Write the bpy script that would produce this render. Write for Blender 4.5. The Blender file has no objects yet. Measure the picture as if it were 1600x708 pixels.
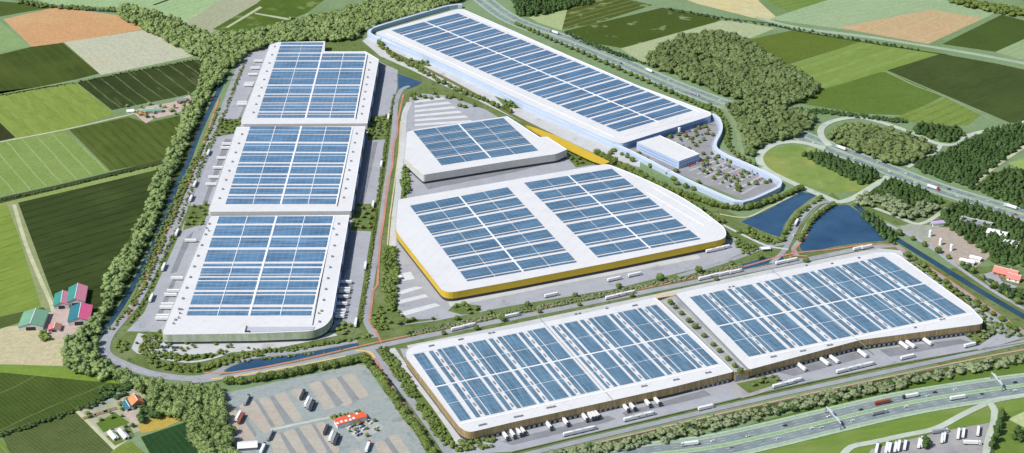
import bpy, math, random
import numpy as np
from mathutils import Vector, Matrix, noise as mnoise
random.seed(7); np.random.seed(7)
D = bpy.data; R = math.radians
C = bpy.context.scene.collection
sc = bpy.context.scene

# ------------------------------------------------------------------ camera, sky, sun, exposure
H, F, PITCH = 850.0, 2600.0, R(25.5)
cam = D.cameras.new('camera'); cam.sensor_width = 36; cam.lens = 36*F/1600
cam.clip_start = 5; cam.clip_end = 60000
co = D.objects.new('camera', cam); C.objects.link(co)
co.location = (0, 0, H); co.rotation_euler = (math.pi/2-PITCH, 0, 0); sc.camera = co
w = D.worlds.new('World'); sc.world = w; w.use_nodes = True
nt = w.node_tree; bg = nt.nodes['Background']
sky = nt.nodes.new('ShaderNodeTexSky'); sky.sky_type = 'NISHITA'; sky.sun_disc = False
SUN = Vector((-0.80, -0.46, 1.02)).normalized()
sky.sun_elevation = math.asin(SUN.z); sky.sun_rotation = math.atan2(SUN.x, SUN.y)
sky.altitude = 800; sky.dust_density = 1.5
nt.links.new(sky.outputs[0], bg.inputs[0]); bg.inputs[1].default_value = 0.115
sl = D.lights.new('sun', 'SUN'); sl.energy = 4.7; sl.angle = R(0.5); sl.color = (1, .965, .9)
so = D.objects.new('sun', sl); C.objects.link(so); so.location = (-500, -300, 900)
so.rotation_euler = SUN.to_track_quat('Z', 'Y').to_euler()
sc.view_settings.view_transform = 'Standard'; sc.view_settings.look = 'None'
sc.view_settings.exposure = 0.0; sc.view_settings.gamma = 1

# ------------------------------------------------------------------ helpers
def G(px, py, z=0.0):
    """point of the terrain (height z) seen at photo position px, py"""
    x = (px-800)/F; y = -(py-354)/F
    s, c = math.sin(PITCH), math.cos(PITCH)
    dx, dy, dz = x, c+y*s, -s+y*c
    t = (z-H)/dz
    return Vector((dx*t, dy*t, z))
def GG(pts, z=0.0): return [G(a, b, z) for a, b in pts]
def wdir(p, q):
    d = G(*q)-G(*p); return math.atan2(d.y, d.x)

def tag(o, label=None, cat=None, group=None, kind=None):
    if label: o['label'] = label
    if cat: o['category'] = cat
    if group: o['group'] = group
    if kind: o['kind'] = kind
    return o
def link(name, me, parent=None):
    o = D.objects.new(name, me); C.objects.link(o)
    if parent is not None: o.parent = parent
    return o
def empty(name, loc, rz=0.0):
    o = D.objects.new(name, None); C.objects.link(o); o.location = loc; o.rotation_euler = (0, 0, rz)
    o.empty_display_size = 2
    return o
class MB:
    """collects vertices and faces, material slots by index"""
    def __init__(s): s.v = []; s.f = []; s.m = []
    def add(s, vs, fs, m=0):
        n = len(s.v); s.v += [tuple(p) for p in vs]
        s.f += [tuple(n+i for i in f) for f in fs]; s.m += [m]*len(fs)
    def box(s, c, size, rz=0.0, m=0, tilt=0.0):
        hx, hy, hz = size[0]/2, size[1]/2, size[2]/2
        M = Matrix.Translation(c) @ Matrix.Rotation(rz, 4, 'Z') @ Matrix.Rotation(tilt, 4, 'X')
        vs = [M @ Vector((x*hx, y*hy, z*hz)) for z in (-1, 1) for x, y in ((-1,-1),(1,-1),(1,1),(-1,1))]
        s.add(vs, [(3,2,1,0),(4,5,6,7),(0,1,5,4),(1,2,6,5),(2,3,7,6),(3,0,4,7)], m)
    def cyl(s, c, r, h, n=10, m=0, axis='Z', r2=None):
        r2 = r if r2 is None else r2; vs = []
        for k, rr in ((-.5, r), (.5, r2)):
            for i in range(n):
                a = 2*math.pi*i/n; p = (rr*math.cos(a), rr*math.sin(a), k*h)
                if axis == 'Y': p = (p[0], p[2], p[1])
                if axis == 'X': p = (p[2], p[0], p[1])
                vs.append(Vector(c)+Vector(p))
        fs = [(i, (i+1) % n, n+(i+1) % n, n+i) for i in range(n)]+[tuple(range(n-1, -1, -1)), tuple(range(n, 2*n))]
        s.add(vs, fs, m)
    def prism(s, pts, z0, z1, m=0, mtop=None, top=True, bottom=False):
        n = len(pts)
        vs = [(p[0], p[1], z0) for p in pts]+[(p[0], p[1], z1) for p in pts]
        s.add(vs, [(i, (i+1) % n, n+(i+1) % n, n+i) for i in range(n)], m)
        if top: s.add([(p[0], p[1], z1) for p in pts], [tuple(range(n))], m if mtop is None else mtop)
        if bottom: s.add([(p[0], p[1], z0) for p in pts], [tuple(range(n-1, -1, -1))], m)
    def mesh(s, name, mats):
        me = D.meshes.new(name); me.from_pydata(s.v, [], s.f)
        for mt in (mats if isinstance(mats, (list, tuple)) else [mats]): me.materials.append(mt)
        me.polygons.foreach_set('material_index', s.m); me.update()
        return me
    def build(s, name, mats, parent=None): return link(name, s.mesh(name, mats), parent)
def ccw(pts):
    a = sum(pts[i][0]*pts[(i+1) % len(pts)][1]-pts[(i+1) % len(pts)][0]*pts[i][1] for i in range(len(pts)))
    return list(pts) if a > 0 else list(pts)[::-1]
def roundpoly(pts, r, n=5):
    """round the corners; r is one radius or a list of them"""
    out = []; N = len(pts)
    for i, p in enumerate(pts):
        rr = r[i] if isinstance(r, (list, tuple)) else r
        p = Vector(p[:2]); a = Vector(pts[i-1][:2])-p; b = Vector(pts[(i+1) % N][:2])-p
        if rr <= 0: out.append(p); continue
        d = min(rr, a.length*.45, b.length*.45)
        A = p+a.normalized()*d; B = p+b.normalized()*d
        for k in range(n+1):
            t = k/n; out.append(A*(1-t)**2+p*2*t*(1-t)+B*t*t)
    return [Vector((q.x, q.y, 0)) for q in out]
def spline(pts, step=6.0):
    P = [Vector(p) for p in pts]; out = []
    for i in range(len(P)-1):
        p0 = P[max(i-1, 0)]; p1 = P[i]; p2 = P[i+1]; p3 = P[min(i+2, len(P)-1)]
        n = max(1, int((p2-p1).length/step)); n = min(n, 40)
        for k in range(n):
            t = k/n
            out.append(.5*((2*p1)+(-p0+p2)*t+(2*p0-5*p1+4*p2-p3)*t*t+(-p0+3*p1-3*p2+p3)*t**3))
    out.append(P[-1]); return out
def inside(x, y, poly):
    c = False; n = len(poly)
    for i in range(n):
        a = poly[i]; b = poly[i-1]
        if (a[1] > y) != (b[1] > y) and x < (b[0]-a[0])*(y-a[1])/(b[1]-a[1])+a[0]: c = not c
    return c
def inset(pts, d):
    pts = ccw(pts); N = len(pts); out = []
    for i in range(N):
        p = Vector(pts[i][:2]); a = (p-Vector(pts[i-1][:2])); b = (Vector(pts[(i+1) % N][:2])-p)
        if a.length < 1e-6 or b.length < 1e-6: out.append(p); continue
        a.normalize(); b.normalize()
        na = Vector((-a.y, a.x)); nb = Vector((-b.y, b.x)); m = na+nb
        out.append(p+m*(d/max(.35, m.length_squared/1.0)) if m.length > .2 else p+na*d)
    return [Vector((q.x, q.y, 0)) for q in out]

# ------------------------------------------------------------------ materials
def mat(name, col, rough=.7, spec=.3, metal=0.0):
    m = D.materials.new(name); m.use_nodes = True; b = m.node_tree.nodes['Principled BSDF']
    b.inputs['Base Color'].default_value = (*col, 1); b.inputs['Roughness'].default_value = rough
    b.inputs['Specular IOR Level'].default_value = spec; b.inputs['Metallic'].default_value = metal
    return m
def N(t, k, **kw):
    n = t.nodes.new(k)
    for a, b in kw.items(): setattr(n, a, b)
    return n
def mixc(t, fac, a, b, mode='MIX'):
    n = N(t, 'ShaderNodeMix', data_type='RGBA', blend_type=mode)
    for s, v in ((0, fac), (6, a), (7, b)):
        if hasattr(v, 'is_output'): t.links.new(v, n.inputs[s])
        elif s: n.inputs[s].default_value = (*v, 1)
        else: n.inputs[s].default_value = v
    return n.outputs[2]
def math_(t, op, a, b=0.0, c=None):
    n = N(t, 'ShaderNodeMath', operation=op)
    for s, v in enumerate((a, b) if c is None else (a, b, c)):
        if hasattr(v, 'is_output'): t.links.new(v, n.inputs[s])
        else: n.inputs[s].default_value = v
    return n.outputs[0]
def ramp(t, v, lo, hi):
    n = N(t, 'ShaderNodeMapRange', clamp=True); n.inputs[1].default_value = lo; n.inputs[2].default_value = hi
    t.links.new(v, n.inputs[0]); return n.outputs[0]
def noisef(t, vec, scale, detail=4.0, rough=.6):
    n = N(t, 'ShaderNodeTexNoise'); n.inputs['Scale'].default_value = scale
    n.inputs['Detail'].default_value = detail; n.inputs['Roughness'].default_value = rough
    t.links.new(vec, n.inputs['Vector']); return n.outputs[0]
def ground(name, c1, c2, scale=.02, c3=None, rows=None, rough=.95, fine=.35, spots=None, drag=None):
    """natural or paved ground. rows = list of (angle, period m, width share, colour, strength);
    spots = (colour, scale, threshold); drag = angle along which the blotches are stretched"""
    m = mat(name, c1, rough, .15); t = m.node_tree; b = t.nodes['Principled BSDF']
    tc = N(t, 'ShaderNodeTexCoord'); v = tc.outputs['Object']
    if drag is not None:
        mp = N(t, 'ShaderNodeMapping'); mp.inputs['Rotation'].default_value = (0, 0, -drag)
        t.links.new(v, mp.inputs[0])
        m2 = N(t, 'ShaderNodeMapping'); m2.inputs['Scale'].default_value = (.18, 1, 1); t.links.new(mp.outputs[0], m2.inputs[0])
        vd = m2.outputs[0]
    else: vd = v
    col = mixc(t, ramp(t, noisef(t, vd, scale), .34, .66), c1, c2)
    if c3 is not None: col = mixc(t, ramp(t, noisef(t, v, scale*.45, 3), .5, .68), col, c3)
    if spots:
        col = mixc(t, ramp(t, noisef(t, vd, spots[1], 3), spots[2], spots[2]+.07), col, spots[0])
    for (ang, per, wd, rc, st) in rows or []:
        mp = N(t, 'ShaderNodeMapping'); mp.inputs['Rotation'].default_value = (0, 0, -ang)
        t.links.new(v, mp.inputs[0])
        sx = N(t, 'ShaderNodeSeparateXYZ'); t.links.new(mp.outputs[0], sx.inputs[0])
        wob = math_(t, 'MULTIPLY', noisef(t, v, .01, 2), per*.35)
        fr = math_(t, 'FRACT', math_(t, 'DIVIDE', math_(t, 'ADD', sx.outputs[1], wob), per))
        tri = math_(t, 'ABSOLUTE', math_(t, 'SUBTRACT', fr, .5))
        f = ramp(t, tri, wd*.5, wd*.5*.45)
        f = math_(t, 'MULTIPLY', f, math_(t, 'MULTIPLY', ramp(t, noisef(t, v, .05, 4), .25, .6), st))
        col = mixc(t, f, col, rc)
    col = mixc(t, math_(t, 'MULTIPLY', ramp(t, noisef(t, vd, .05, 6, .8), .42, .72), .45), col, tuple(x*.62 for x in c1))
    g = ramp(t, noisef(t, vd, .2, 6, .85), .32, .68)
    col = mixc(t, fine, col, mixc(t, g, tuple(x*.35 for x in c1), tuple(min(1, x*1.7) for x in c1)))
    t.links.new(col, b.inputs['Base Color'])
    return m
def worn(name, col, var=.12, scale=.03, rough=.8, vert=None, spec=.3):
    """paint, concrete, cladding: a base colour with weathering; vert = (other colour, period m) gives upright cladding boards"""
    m = mat(name, col, rough, spec); t = m.node_tree; b = t.nodes['Principled BSDF']
    tc = N(t, 'ShaderNodeTexCoord'); v = tc.outputs['Object']
    c = mixc(t, ramp(t, noisef(t, v, scale, 5, .65), .3, .7), tuple(x*(1-var) for x in col), tuple(min(.95, x*(1+var)) for x in col))
    if vert:
        mp = N(t, 'ShaderNodeMapping'); mp.inputs['Scale'].default_value = (1/vert[1], 1/vert[1], .04)
        t.links.new(v, mp.inputs[0])
        c = mixc(t, ramp(t, noisef(t, mp.outputs[0], 1, 2), .42, .58), c, vert[0])
    c = mixc(t, .2, c, mixc(t, noisef(t, v, .8, 4), tuple(x*.7 for x in col), tuple(min(.95, x*1.15) for x in col)))
    t.links.new(c, b.inputs['Base Color']); return m
def asphalt(name, c, spread=.15):
    return ground(name, tuple(x*(1-spread) for x in c), tuple(min(.9, x*(1+spread)) for x in c), .035, rough=.9, fine=.22, spots=(tuple(x*.72 for x in c), .045, .62))
def water_mat(name, c1, c2):
    m = mat(name, c1, .12, .5); t = m.node_tree; b = t.nodes['Principled BSDF']
    tc = N(t, 'ShaderNodeTexCoord'); v = tc.outputs['Object']
    t.links.new(mixc(t, ramp(t, noisef(t, v, .025), .35, .65), c1, c2), b.inputs['Base Color'])
    bp = N(t, 'ShaderNodeBump'); bp.inputs['Strength'].default_value = .35; bp.inputs['Distance'].default_value = .4
    t.links.new(noisef(t, v, .35, 4), bp.inputs['Height']); t.links.new(bp.outputs[0], b.inputs['Normal'])
    return m
def solar_mat(name, base, hi, ang, panel=(2.2, 6.0)):
    """dark blue modules in aluminium frames; each array and patch a slightly different blue"""
    m = mat(name, base, .28, .5); t = m.node_tree; b = t.nodes['Principled BSDF']
    tc = N(t, 'ShaderNodeTexCoord'); v = tc.outputs['Object']
    mp = N(t, 'ShaderNodeMapping'); mp.inputs['Rotation'].default_value = (0, 0, -ang); t.links.new(v, mp.inputs[0])
    sx = N(t, 'ShaderNodeSeparateXYZ'); t.links.new(mp.outputs[0], sx.inputs[0])
    col = mixc(t, ramp(t, noisef(t, v, .035, 3), .35, .65), base, hi)
    oi = N(t, 'ShaderNodeObjectInfo')
    col = mixc(t, math_(t, 'MULTIPLY', oi.outputs['Random'], .5), col, tuple(x*.85+.02 for x in hi))
    wn = N(t, 'ShaderNodeTexNoise'); mp2 = N(t, 'ShaderNodeMapping'); mp2.inputs['Scale'].default_value = (.03, .9, 1)
    t.links.new(mp.outputs[0], mp2.inputs[0]); t.links.new(mp2.outputs[0], wn.inputs['Vector']); wn.inputs['Scale'].default_value = 1
    col = mixc(t, ramp(t, wn.outputs[0], .45, .7), col, tuple(x*1.7+.03 for x in hi))
    for ax, per, wd, st in ((0, panel[1], .10, .22), (1, panel[0], .16, .38)):
        fr = math_(t, 'FRACT', math_(t, 'DIVIDE', sx.outputs[ax], per))
        col = mixc(t, math_(t, 'MULTIPLY', math_(t, 'LESS_THAN', fr, wd), st), col, (.42, .45, .48))
    t.links.new(col, b.inputs['Base Color']); return m
def foliage(name, c1, c2, scale=.35):
    m = mat(name, c1, .85, .15); t = m.node_tree; b = t.nodes['Principled BSDF']
    ge = N(t, 'ShaderNodeNewGeometry'); oi = N(t, 'ShaderNodeObjectInfo')
    col = mixc(t, ramp(t, noisef(t, ge.outputs['Position'], scale, 4, .7), .3, .7), c1, c2)
    col = mixc(t, math_(t, 'MULTIPLY', ramp(t, noisef(t, ge.outputs['Position'], .03, 2), .4, .65), .5), col, tuple(x*1.25+.01 for x in c2))
    col = mixc(t, math_(t, 'MULTIPLY', oi.outputs['Random'], .3), col, (c2[0]*1.2, c2[1]*1.05, c2[2]*.9))
    t.links.new(col, b.inputs['Base Color']); return m

M = {}
def roof_mat(name, col):
    m = worn(name, col, .05, .02, .6); t = m.node_tree; b = t.nodes['Principled BSDF']; old = b.inputs['Base Color'].links[0].from_socket
    v = t.nodes['Texture Coordinate'].outputs['Object']
    mp = N(t, 'ShaderNodeMapping'); mp.inputs['Rotation'].default_value = (0, 0, .41); t.links.new(v, mp.inputs[0])
    sx = N(t, 'ShaderNodeSeparateXYZ'); t.links.new(mp.outputs[0], sx.inputs[0]); c = old
    for ax, per, wd in ((0, 14, .05), (1, 22, .03)):
        fr = math_(t, 'FRACT', math_(t, 'DIVIDE', sx.outputs[ax], per)); c = mixc(t, math_(t, 'MULTIPLY', math_(t, 'LESS_THAN', fr, wd), .22), c, (.42,.42,.42))
    c = mixc(t, math_(t, 'MULTIPLY', ramp(t, noisef(t, v, .06, 7, .75), .52, .75), .35), c, (.50,.48,.44))
    t.links.new(c, b.inputs['Base Color']); return m
M['white_roof'] = roof_mat('white_roof', (.68, .675, .68))
M['white_trim'] = worn('white_trim', (.82, .84, .87), .04, .05, .5)
M['concrete_wall'] = worn('concrete_wall', (.55, .54, .52), .08, .1)
M['blue_wall'] = worn('blue_wall', (.43, .52, .67), .07, .04, .5)
M['blue_top'] = worn('blue_top', (.56, .61, .70), .06, .05, .6)
M['blue_mid'] = worn('blue_mid', (.20, .32, .56), .06, .1, .4)
M['blue_dark'] = worn('blue_dark', (.10, .19, .36), .1, .1, .4)
M['yellow_wall'] = worn('yellow_wall', (.60, .41, .03), .08, .05, .5)
M['green_wall'] = worn('green_wall', (.44, .49, .38), .2, .12, .9, ((.33, .39, .25), 5))
M['timber_wall'] = worn('timber_wall', (.40, .30, .155), .3, .15, .8, ((.22, .155, .07), .8))
M['beige_wall'] = worn('beige_wall', (.62, .52, .36), .12, .1, .8, ((.50, .40, .25), 1.2))
M['dark'] = mat('dark', (.03, .032, .036), .6)
M['dock_dark'] = mat('dock_dark', (.05, .055, .065), .6)
M['glass_dark'] = mat('glass_dark', (.02, .04, .06), .1, .5)
M['grey_metal'] = mat('grey_metal', (.25, .26, .28), .45)
M['white_paint'] = worn('white_paint', (.8, .8, .8), .05, .3, .4)
M['rubber'] = mat('rubber', (.025, .025, .025), .8)
M['bark'] = worn('bark', (.12, .09, .06), .3, 1.0)
M['leaf_sage'] = foliage('leaf_sage', (.075, .125, .032), (.24, .32, .125), .2)
M['leaf_green'] = foliage('leaf_green', (.055, .095, .020), (.17, .23, .06), .4)
M['leaf_olive'] = foliage('leaf_olive', (.06, .095, .028), (.17, .22, .085), .15)
M['leaf_dark'] = foliage('leaf_dark', (.024, .055, .016), (.075, .13, .04), .3)
M['leaf_grey'] = foliage('leaf_grey', (.09, .13, .06), (.24, .29, .16), .3)
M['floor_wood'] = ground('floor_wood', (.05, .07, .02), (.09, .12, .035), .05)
M['verge'] = ground('verge', (.11, .16, .045), (.18, .22, .08), .04, (.25, .27, .15), spots=((.055, .095, .022), .11, .57), fine=.45)
M['verge_pale'] = ground('verge_pale', (.20, .27, .13), (.28, .33, .19), .03)
M['grass_bright'] = ground('grass_bright', (.085, .15, .02), (.14, .21, .045), .02, drag=R(15))
M['yard'] = asphalt('yard', (.37, .38, .41), .06)
M['yard_light'] = asphalt('yard_light', (.52, .53, .53), .06)
M['apron_shade'] = asphalt('apron_shade', (.24, .245, .27), .12)
M['road'] = asphalt('road', (.33, .34, .36), .1)
M['road_pale'] = asphalt('road_pale', (.47, .52, .44), .1)
M['motorway'] = asphalt('motorway', (.215, .265, .27), .2)
M['teal_lot'] = ground('teal_lot', (.28,.32,.315), (.34,.38,.37), .05, (.36,.37,.35), spots=((.24,.27,.27), .06, .58), fine=.3)
M['beige_lot'] = ground('beige_lot', (.40,.365,.31), (.45,.42,.35), .04, (.42,.34,.29), rows=[(R(22), 4.0, .16, (.55,.53,.48), .45)], fine=.3)
M['cycle'] = asphalt('cycle', (.50, .24, .17), .15)
M['kerb'] = asphalt('kerb', (.55, .55, .55), .05)
M['mark'] = mat('mark', (.8, .8, .8), .7)
M['bank'] = ground('bank', (.20,.21,.10), (.12,.16,.05), .09, (.33,.30,.19), fine=.4)
M['sand'] = ground('sand', (.50, .38, .25), (.42, .37, .25), .03)
M['track'] = ground('track', (.50, .50, .33), (.36, .38, .2), .05)
M['pinkyard'] = ground('pinkyard', (.50, .38, .33), (.44, .40, .36), .06)
M['water'] = water_mat('water', (.020, .062, .125), (.035, .095, .175))
M['water_canal'] = water_mat('water_canal', (.018, .045, .075), (.035, .08, .12))

# ------------------------------------------------------------------ ground, fields, paving
LV = {}
def zlev(level):
    LV[level] = LV.get(level, 0)+1; return .02+level*.06+LV[level]*.0015
def sheet(name, pts, level, m, px=True, rnd=0.0, label=None, n=5):
    P = GG(pts) if px else pts
    if rnd: P = roundpoly(P, rnd, n)
    P = ccw(P); mb = MB(); z = zlev(level)
    mb.add([(p[0], p[1], z) for p in P], [tuple(range(len(P)))])
    o = mb.build(name, m); o['kind'] = 'structure'
    if name == 'pond':
        Q = inset(P, -3.0); bk = MB(); bk.add([(p[0], p[1], z-.05) for p in Q], [tuple(range(len(Q)))])
        ob = bk.build('bank', M['bank']); ob['kind'] = 'structure'
    return o
def ribbon(name, pts, width, level, m, px=True, smooth=True, off=0.0, thick=0.0):
    P = GG(pts) if px else pts
    P = spline(P) if smooth else P
    mb = MB(); z = zlev(level); L = []; Rr = []
    for i, p in enumerate(P):
        d = (P[min(i+1, len(P)-1)]-P[max(i-1, 0)]); d.z = 0; d.normalize(); nn = Vector((-d.y, d.x, 0))
        L.append(p+nn*(off+width/2)); Rr.append(p+nn*(off-width/2))
    n = len(P); vs = [(q.x, q.y, z) for q in L+Rr]
    mb.add(vs, [(i, n+i, n+i+1, i+1) for i in range(n-1)])
    o = mb.build(name, m); o['kind'] = 'structure'; return o
def dashes(name, pts, level, offs, dash=6.0, gap=9.0, width=.5):
    P = spline(GG(pts), 3.0); mb = MB(); z = zlev(level)
    S = [0.0]
    for i in range(1, len(P)): S.append(S[-1]+(P[i]-P[i-1]).length)
    for off, solid in offs:
        s = 0.0; i = 0
        while s < S[-1]-dash:
            while S[i+1] < s: i += 1
            d = (P[i+1]-P[i]).normalized(); nn = Vector((-d.y, d.x, 0))
            a = P[i]+d*(s-S[i]); ln = dash
            b = a+d*ln
            q = [a+nn*(off-width/2), b+nn*(off-width/2), b+nn*(off+width/2), a+nn*(off+width/2)]
            mb.add([(v.x, v.y, z) for v in q], [(0, 1, 2, 3)])
            s += dash if solid else dash+gap
    o = mb.build(name, M['mark']); o['kind'] = 'structure'; return o

base = MB(); S_ = 30000
base.add([(-S_, -3000, 0), (S_, -3000, 0), (S_, 2*S_, 0), (-S_, 2*S_, 0)], [(0, 1, 2, 3)])
o = base.build('ground', ground('meadow', (.17, .25, .12), (.22, .30, .17), .012, (.13, .2, .06)))
o['kind'] = 'structure'

def rw(p, q, per, wd, col, st): return (wdir(p, q), per, wd, col, st)
def dull(c, k=.03):
    g = .3*c[0]+.6*c[1]+.1*c[2]; f = (1.16, 1.08, 1.0) if c[1] > c[0]*1.15 else (1, 1, 1)
    return tuple((x*(1-k)+g*k)*m_ for x, m_ in zip(c, f))
def field(pts, c1, c2, c3=None, rows=None, lvl=0, scale=.015, fine=.42, **k):
    m = ground('crop', dull(c1), dull(c2), scale, dull(c3) if c3 else None, rows, fine=fine, **k)
    return sheet('field', pts, lvl, m)
dk = (.020, .042, .008)
field([(-30,0),(0,2),(70,8),(85,12),(50,17),(0,26),(-40,34)], (.05,.085,.015),(.07,.11,.02))
field([(65,-30),(60,0),(75,7),(182,12),(200,8),(330,50),(400,20),(440,-30)], (.24,.37,.19),(.28,.40,.23), rows=[rw((285,20),(350,-2),14,.4,(.16,.26,.12),.5)])
field([(285,40),(330,52),(400,12),(420,0),(440,-25),(380,-25)], (.34,.35,.24),(.25,.30,.17),(.38,.33,.24), rows=[rw((300,40),(390,5),9,.5,(.22,.26,.15),.7)], lvl=1)
field([(332,46),(400,6),(420,-10),(520,-10),(480,20),(440,36),(390,52)], (.055,.10,.012),(.085,.15,.018), spots=((.25,.30,.12),.02,.58), lvl=1)
field([(352,43),(406,10),(410,12),(356,44)], (.4,.42,.28),(.4,.42,.28), lvl=3)
field([(398,20),(460,30),(470,33),(462,34),(398,22)], (.4,.42,.28),(.35,.4,.2), lvl=3)
field([(5,30),(85,12),(125,16),(185,24),(228,45),(160,57),(100,66),(50,74)], (.52,.29,.13),(.46,.27,.13),(.50,.36,.18), rows=[rw((50,60),(200,30),11,.4,(.40,.24,.12),.35)])
field([(-40,45),(0,34),(47,73),(0,82),(-40,90)], (.16,.27,.11),(.22,.33,.15))
field([(100,66),(160,57),(235,45),(318,84),(240,101),(158,117)], (.44,.44,.32),(.40,.43,.30),(.50,.40,.26), rows=[rw((110,70),(160,115),12,.4,(.32,.36,.24),.5)])
field([(-60,99),(0,85),(50,73),(98,67),(155,115),(120,124),(60,136),(0,146),(-60,158)], (.035,.06,.008),(.06,.09,.012),(.08,.11,.02), rows=[rw((50,75),(110,130),15,.4,(.10,.13,.03),.4)], drag=wdir((50,75),(110,130)))
field([(-60,160),(0,149),(118,129),(180,178),(100,203),(24,215),(-60,150)], (.16,.235,.045),(.20,.27,.06),(.12,.19,.03), rows=[rw((118,129),(180,178),26,.5,(.12,.19,.03),.55)], drag=wdir((118,129),(180,178)))
field([(-40,170),(0,192),(24,215),(0,221),(-40,230)], (.02,.03,.008),(.04,.055,.012), lvl=1)
field([(120,129),(155,121),(315,92),(312,135),(297,147),(270,153),(175,172)], (.020,.036,.008),(.05,.07,.014),(.06,.10,.02), rows=[rw((128,129),(178,170),21,.14,(.26,.28,.15),.9)], drag=wdir((128,129),(178,170)), spots=((.15,.17,.09),.05,.6))
field([(-60,237),(0,223),(100,204),(172,267),(100,285),(0,307),(-60,320)], (.15,.24,.06),(.20,.28,.09),None, rows=[rw((35,217),(98,285),20,.13,(.42,.50,.28),1.0), rw((0,230),(100,208),3,.5,(.13,.2,.05),.4)])
field([(108,203),(200,183),(230,192),(282,180),(280,205),(262,245),(250,252),(172,267)], (.05,.082,.012),(.08,.115,.02),(.10,.14,.03), rows=[rw((130,205),(190,262),13,.5,(.035,.06,.01),.7)], drag=wdir((130,205),(190,262)))
field([(-60,325),(0,309),(100,287),(252,250),(256,256),(100,294),(0,318),(-60,336)], (.03,.045,.015),(.08,.10,.03), lvl=2)
field([(0,316),(100,293),(256,256),(256,263),(100,300),(27,317),(0,322)], (.20,.28,.09),(.16,.22,.06), lvl=1)
field([(27,316),(250,262),(262,300),(240,360),(190,440),(165,500),(140,500),(135,480),(100,455),(85,470)], (.026,.045,.010),(.045,.072,.014),(.06,.095,.02), rows=[rw((60,410),(210,365),18,.3,(.012,.025,.004),.9)], drag=wdir((60,410),(210,365)), scale=.03)
field([(-60,330),(0,318),(10,318),(30,370),(68,480),(0,494),(-60,505)], (.14,.22,.035),(.18,.26,.05),(.20,.29,.06), rows=[rw((0,355),(28,346),19,.14,(.07,.11,.02),.8)], drag=wdir((0,355),(28,346)))
sheet('verge', [(10,317),(28,316),(88,478),(66,484),(30,370)], 1, ground('pathside', (.22,.27,.11), (.30,.30,.18), .06))
ribbon('farm_track', [(22,320),(40,380),(60,430),(78,470),(84,490)], 4.5, 3, M['track'])
field([(-20,505),(0,495),(68,480),(72,486),(50,498),(0,514),(-20,520)], (.05,.08,.02),(.09,.13,.03), lvl=1)  # dark green strip paints a hedge's shadow on the ground
field([(-30,514),(0,512),(35,508),(65,518),(100,530),(98,572),(0,569),(-30,569)], (.48,.42,.26),(.42,.42,.25),(.55,.38,.24), rows=[rw((0,545),(90,520),10,.4,(.36,.36,.2),.5)])
sheet('farmyard', [(66,492),(85,486),(85,470),(105,455),(135,475),(142,498),(126,520),(110,530),(90,528),(68,518),(58,500)], 2, M['pinkyard'], rnd=3)
field([(-30,569),(105,573),(110,580),(185,595),(190,600),(0,582),(-30,580)], (.13,.22,.03),(.17,.26,.05), lvl=1)
field([(-30,578),(0,579),(100,585),(185,597),(208,602),(170,618),(120,638),(0,676),(-30,684)], (.045,.078,.014),(.075,.12,.022),(.10,.15,.03), rows=[rw((0,600),(60,650),4.2,.5,(.022,.04,.008),.75), rw((0,668),(100,625),60,.04,(.3,.34,.15),.6)])
field([(-30,688),(0,677),(120,638),(170,616),(173,620),(120,643),(0,684),(-30,694)], (.018,.03,.006),(.03,.05,.01), lvl=2)
field([(3,682),(118,643),(177,702),(165,716),(20,716)], (.07,.10,.03),(.10,.14,.05), rows=[rw((40,680),(90,720),3.4,.5,(.035,.055,.015),.8)], lvl=1)
sheet('farm_track', [(118,644),(123,641),(172,690),(200,680),(206,684),(182,700),(178,704)], 3, M['track'])
field([(-30,684),(0,684),(26,716),(-30,716)], (.10,.17,.03),(.15,.22,.05), rows=[rw((0,690),(16,708),5,.4,(.3,.34,.15),.8)])
field([(158,716),(172,703),(205,690),(236,716)], (.13,.20,.03),(.17,.24,.06), rows=[rw((170,708),(200,692),4,.5,(.05,.08,.02),.8)])
sheet('garden', [(122,642),(180,618),(205,606),(225,612),(232,650),(225,672),(200,680),(172,690)], 2, ground('garden_ground', (.42,.40,.32),(.20,.28,.08),.05))
sheet('lawn', [(150,662),(180,645),(203,661),(162,676)], 3, M['grass_bright'])
sheet('lawn', [(165,682),(204,668),(210,682),(180,697)], 3, M['verge'])
ribbon('farm_road', [(150,636),(170,624),(186,616),(212,602),(222,590)], 6, 4, M['yard'])
sheet('farm_road', [(180,618),(192,620),(222,660),(212,664),(196,650)], 4, M['pinkyard'])
field([(214,664),(235,655),(262,648),(285,642),(288,655),(255,670),(222,678)], (.46,.30,.06),(.38,.36,.07),(.26,.30,.06), lvl=3)
field([(220,683),(292,659),(300,680),(312,716),(238,716)], (.012,.045,.012),(.025,.075,.025),None, rows=[rw((240,690),(262,716),6,.4,(.05,.12,.04),.6)], lvl=2)
# farm near the tree belt
sheet('farmyard', [(205,174),(232,166),(270,160),(297,148),(300,165),(275,178),(240,186),(228,193)], 2, M['pinkyard'])
ribbon('farm_track', [(-30,228),(0,222),(100,203),(200,180),(215,176)], 4, 4, M['track'])
ribbon('farm_track', [(-30,156),(0,148),(60,137),(118,127),(160,119),(240,103),(318,88)], 4, 4, M['verge_pale'])
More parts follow.
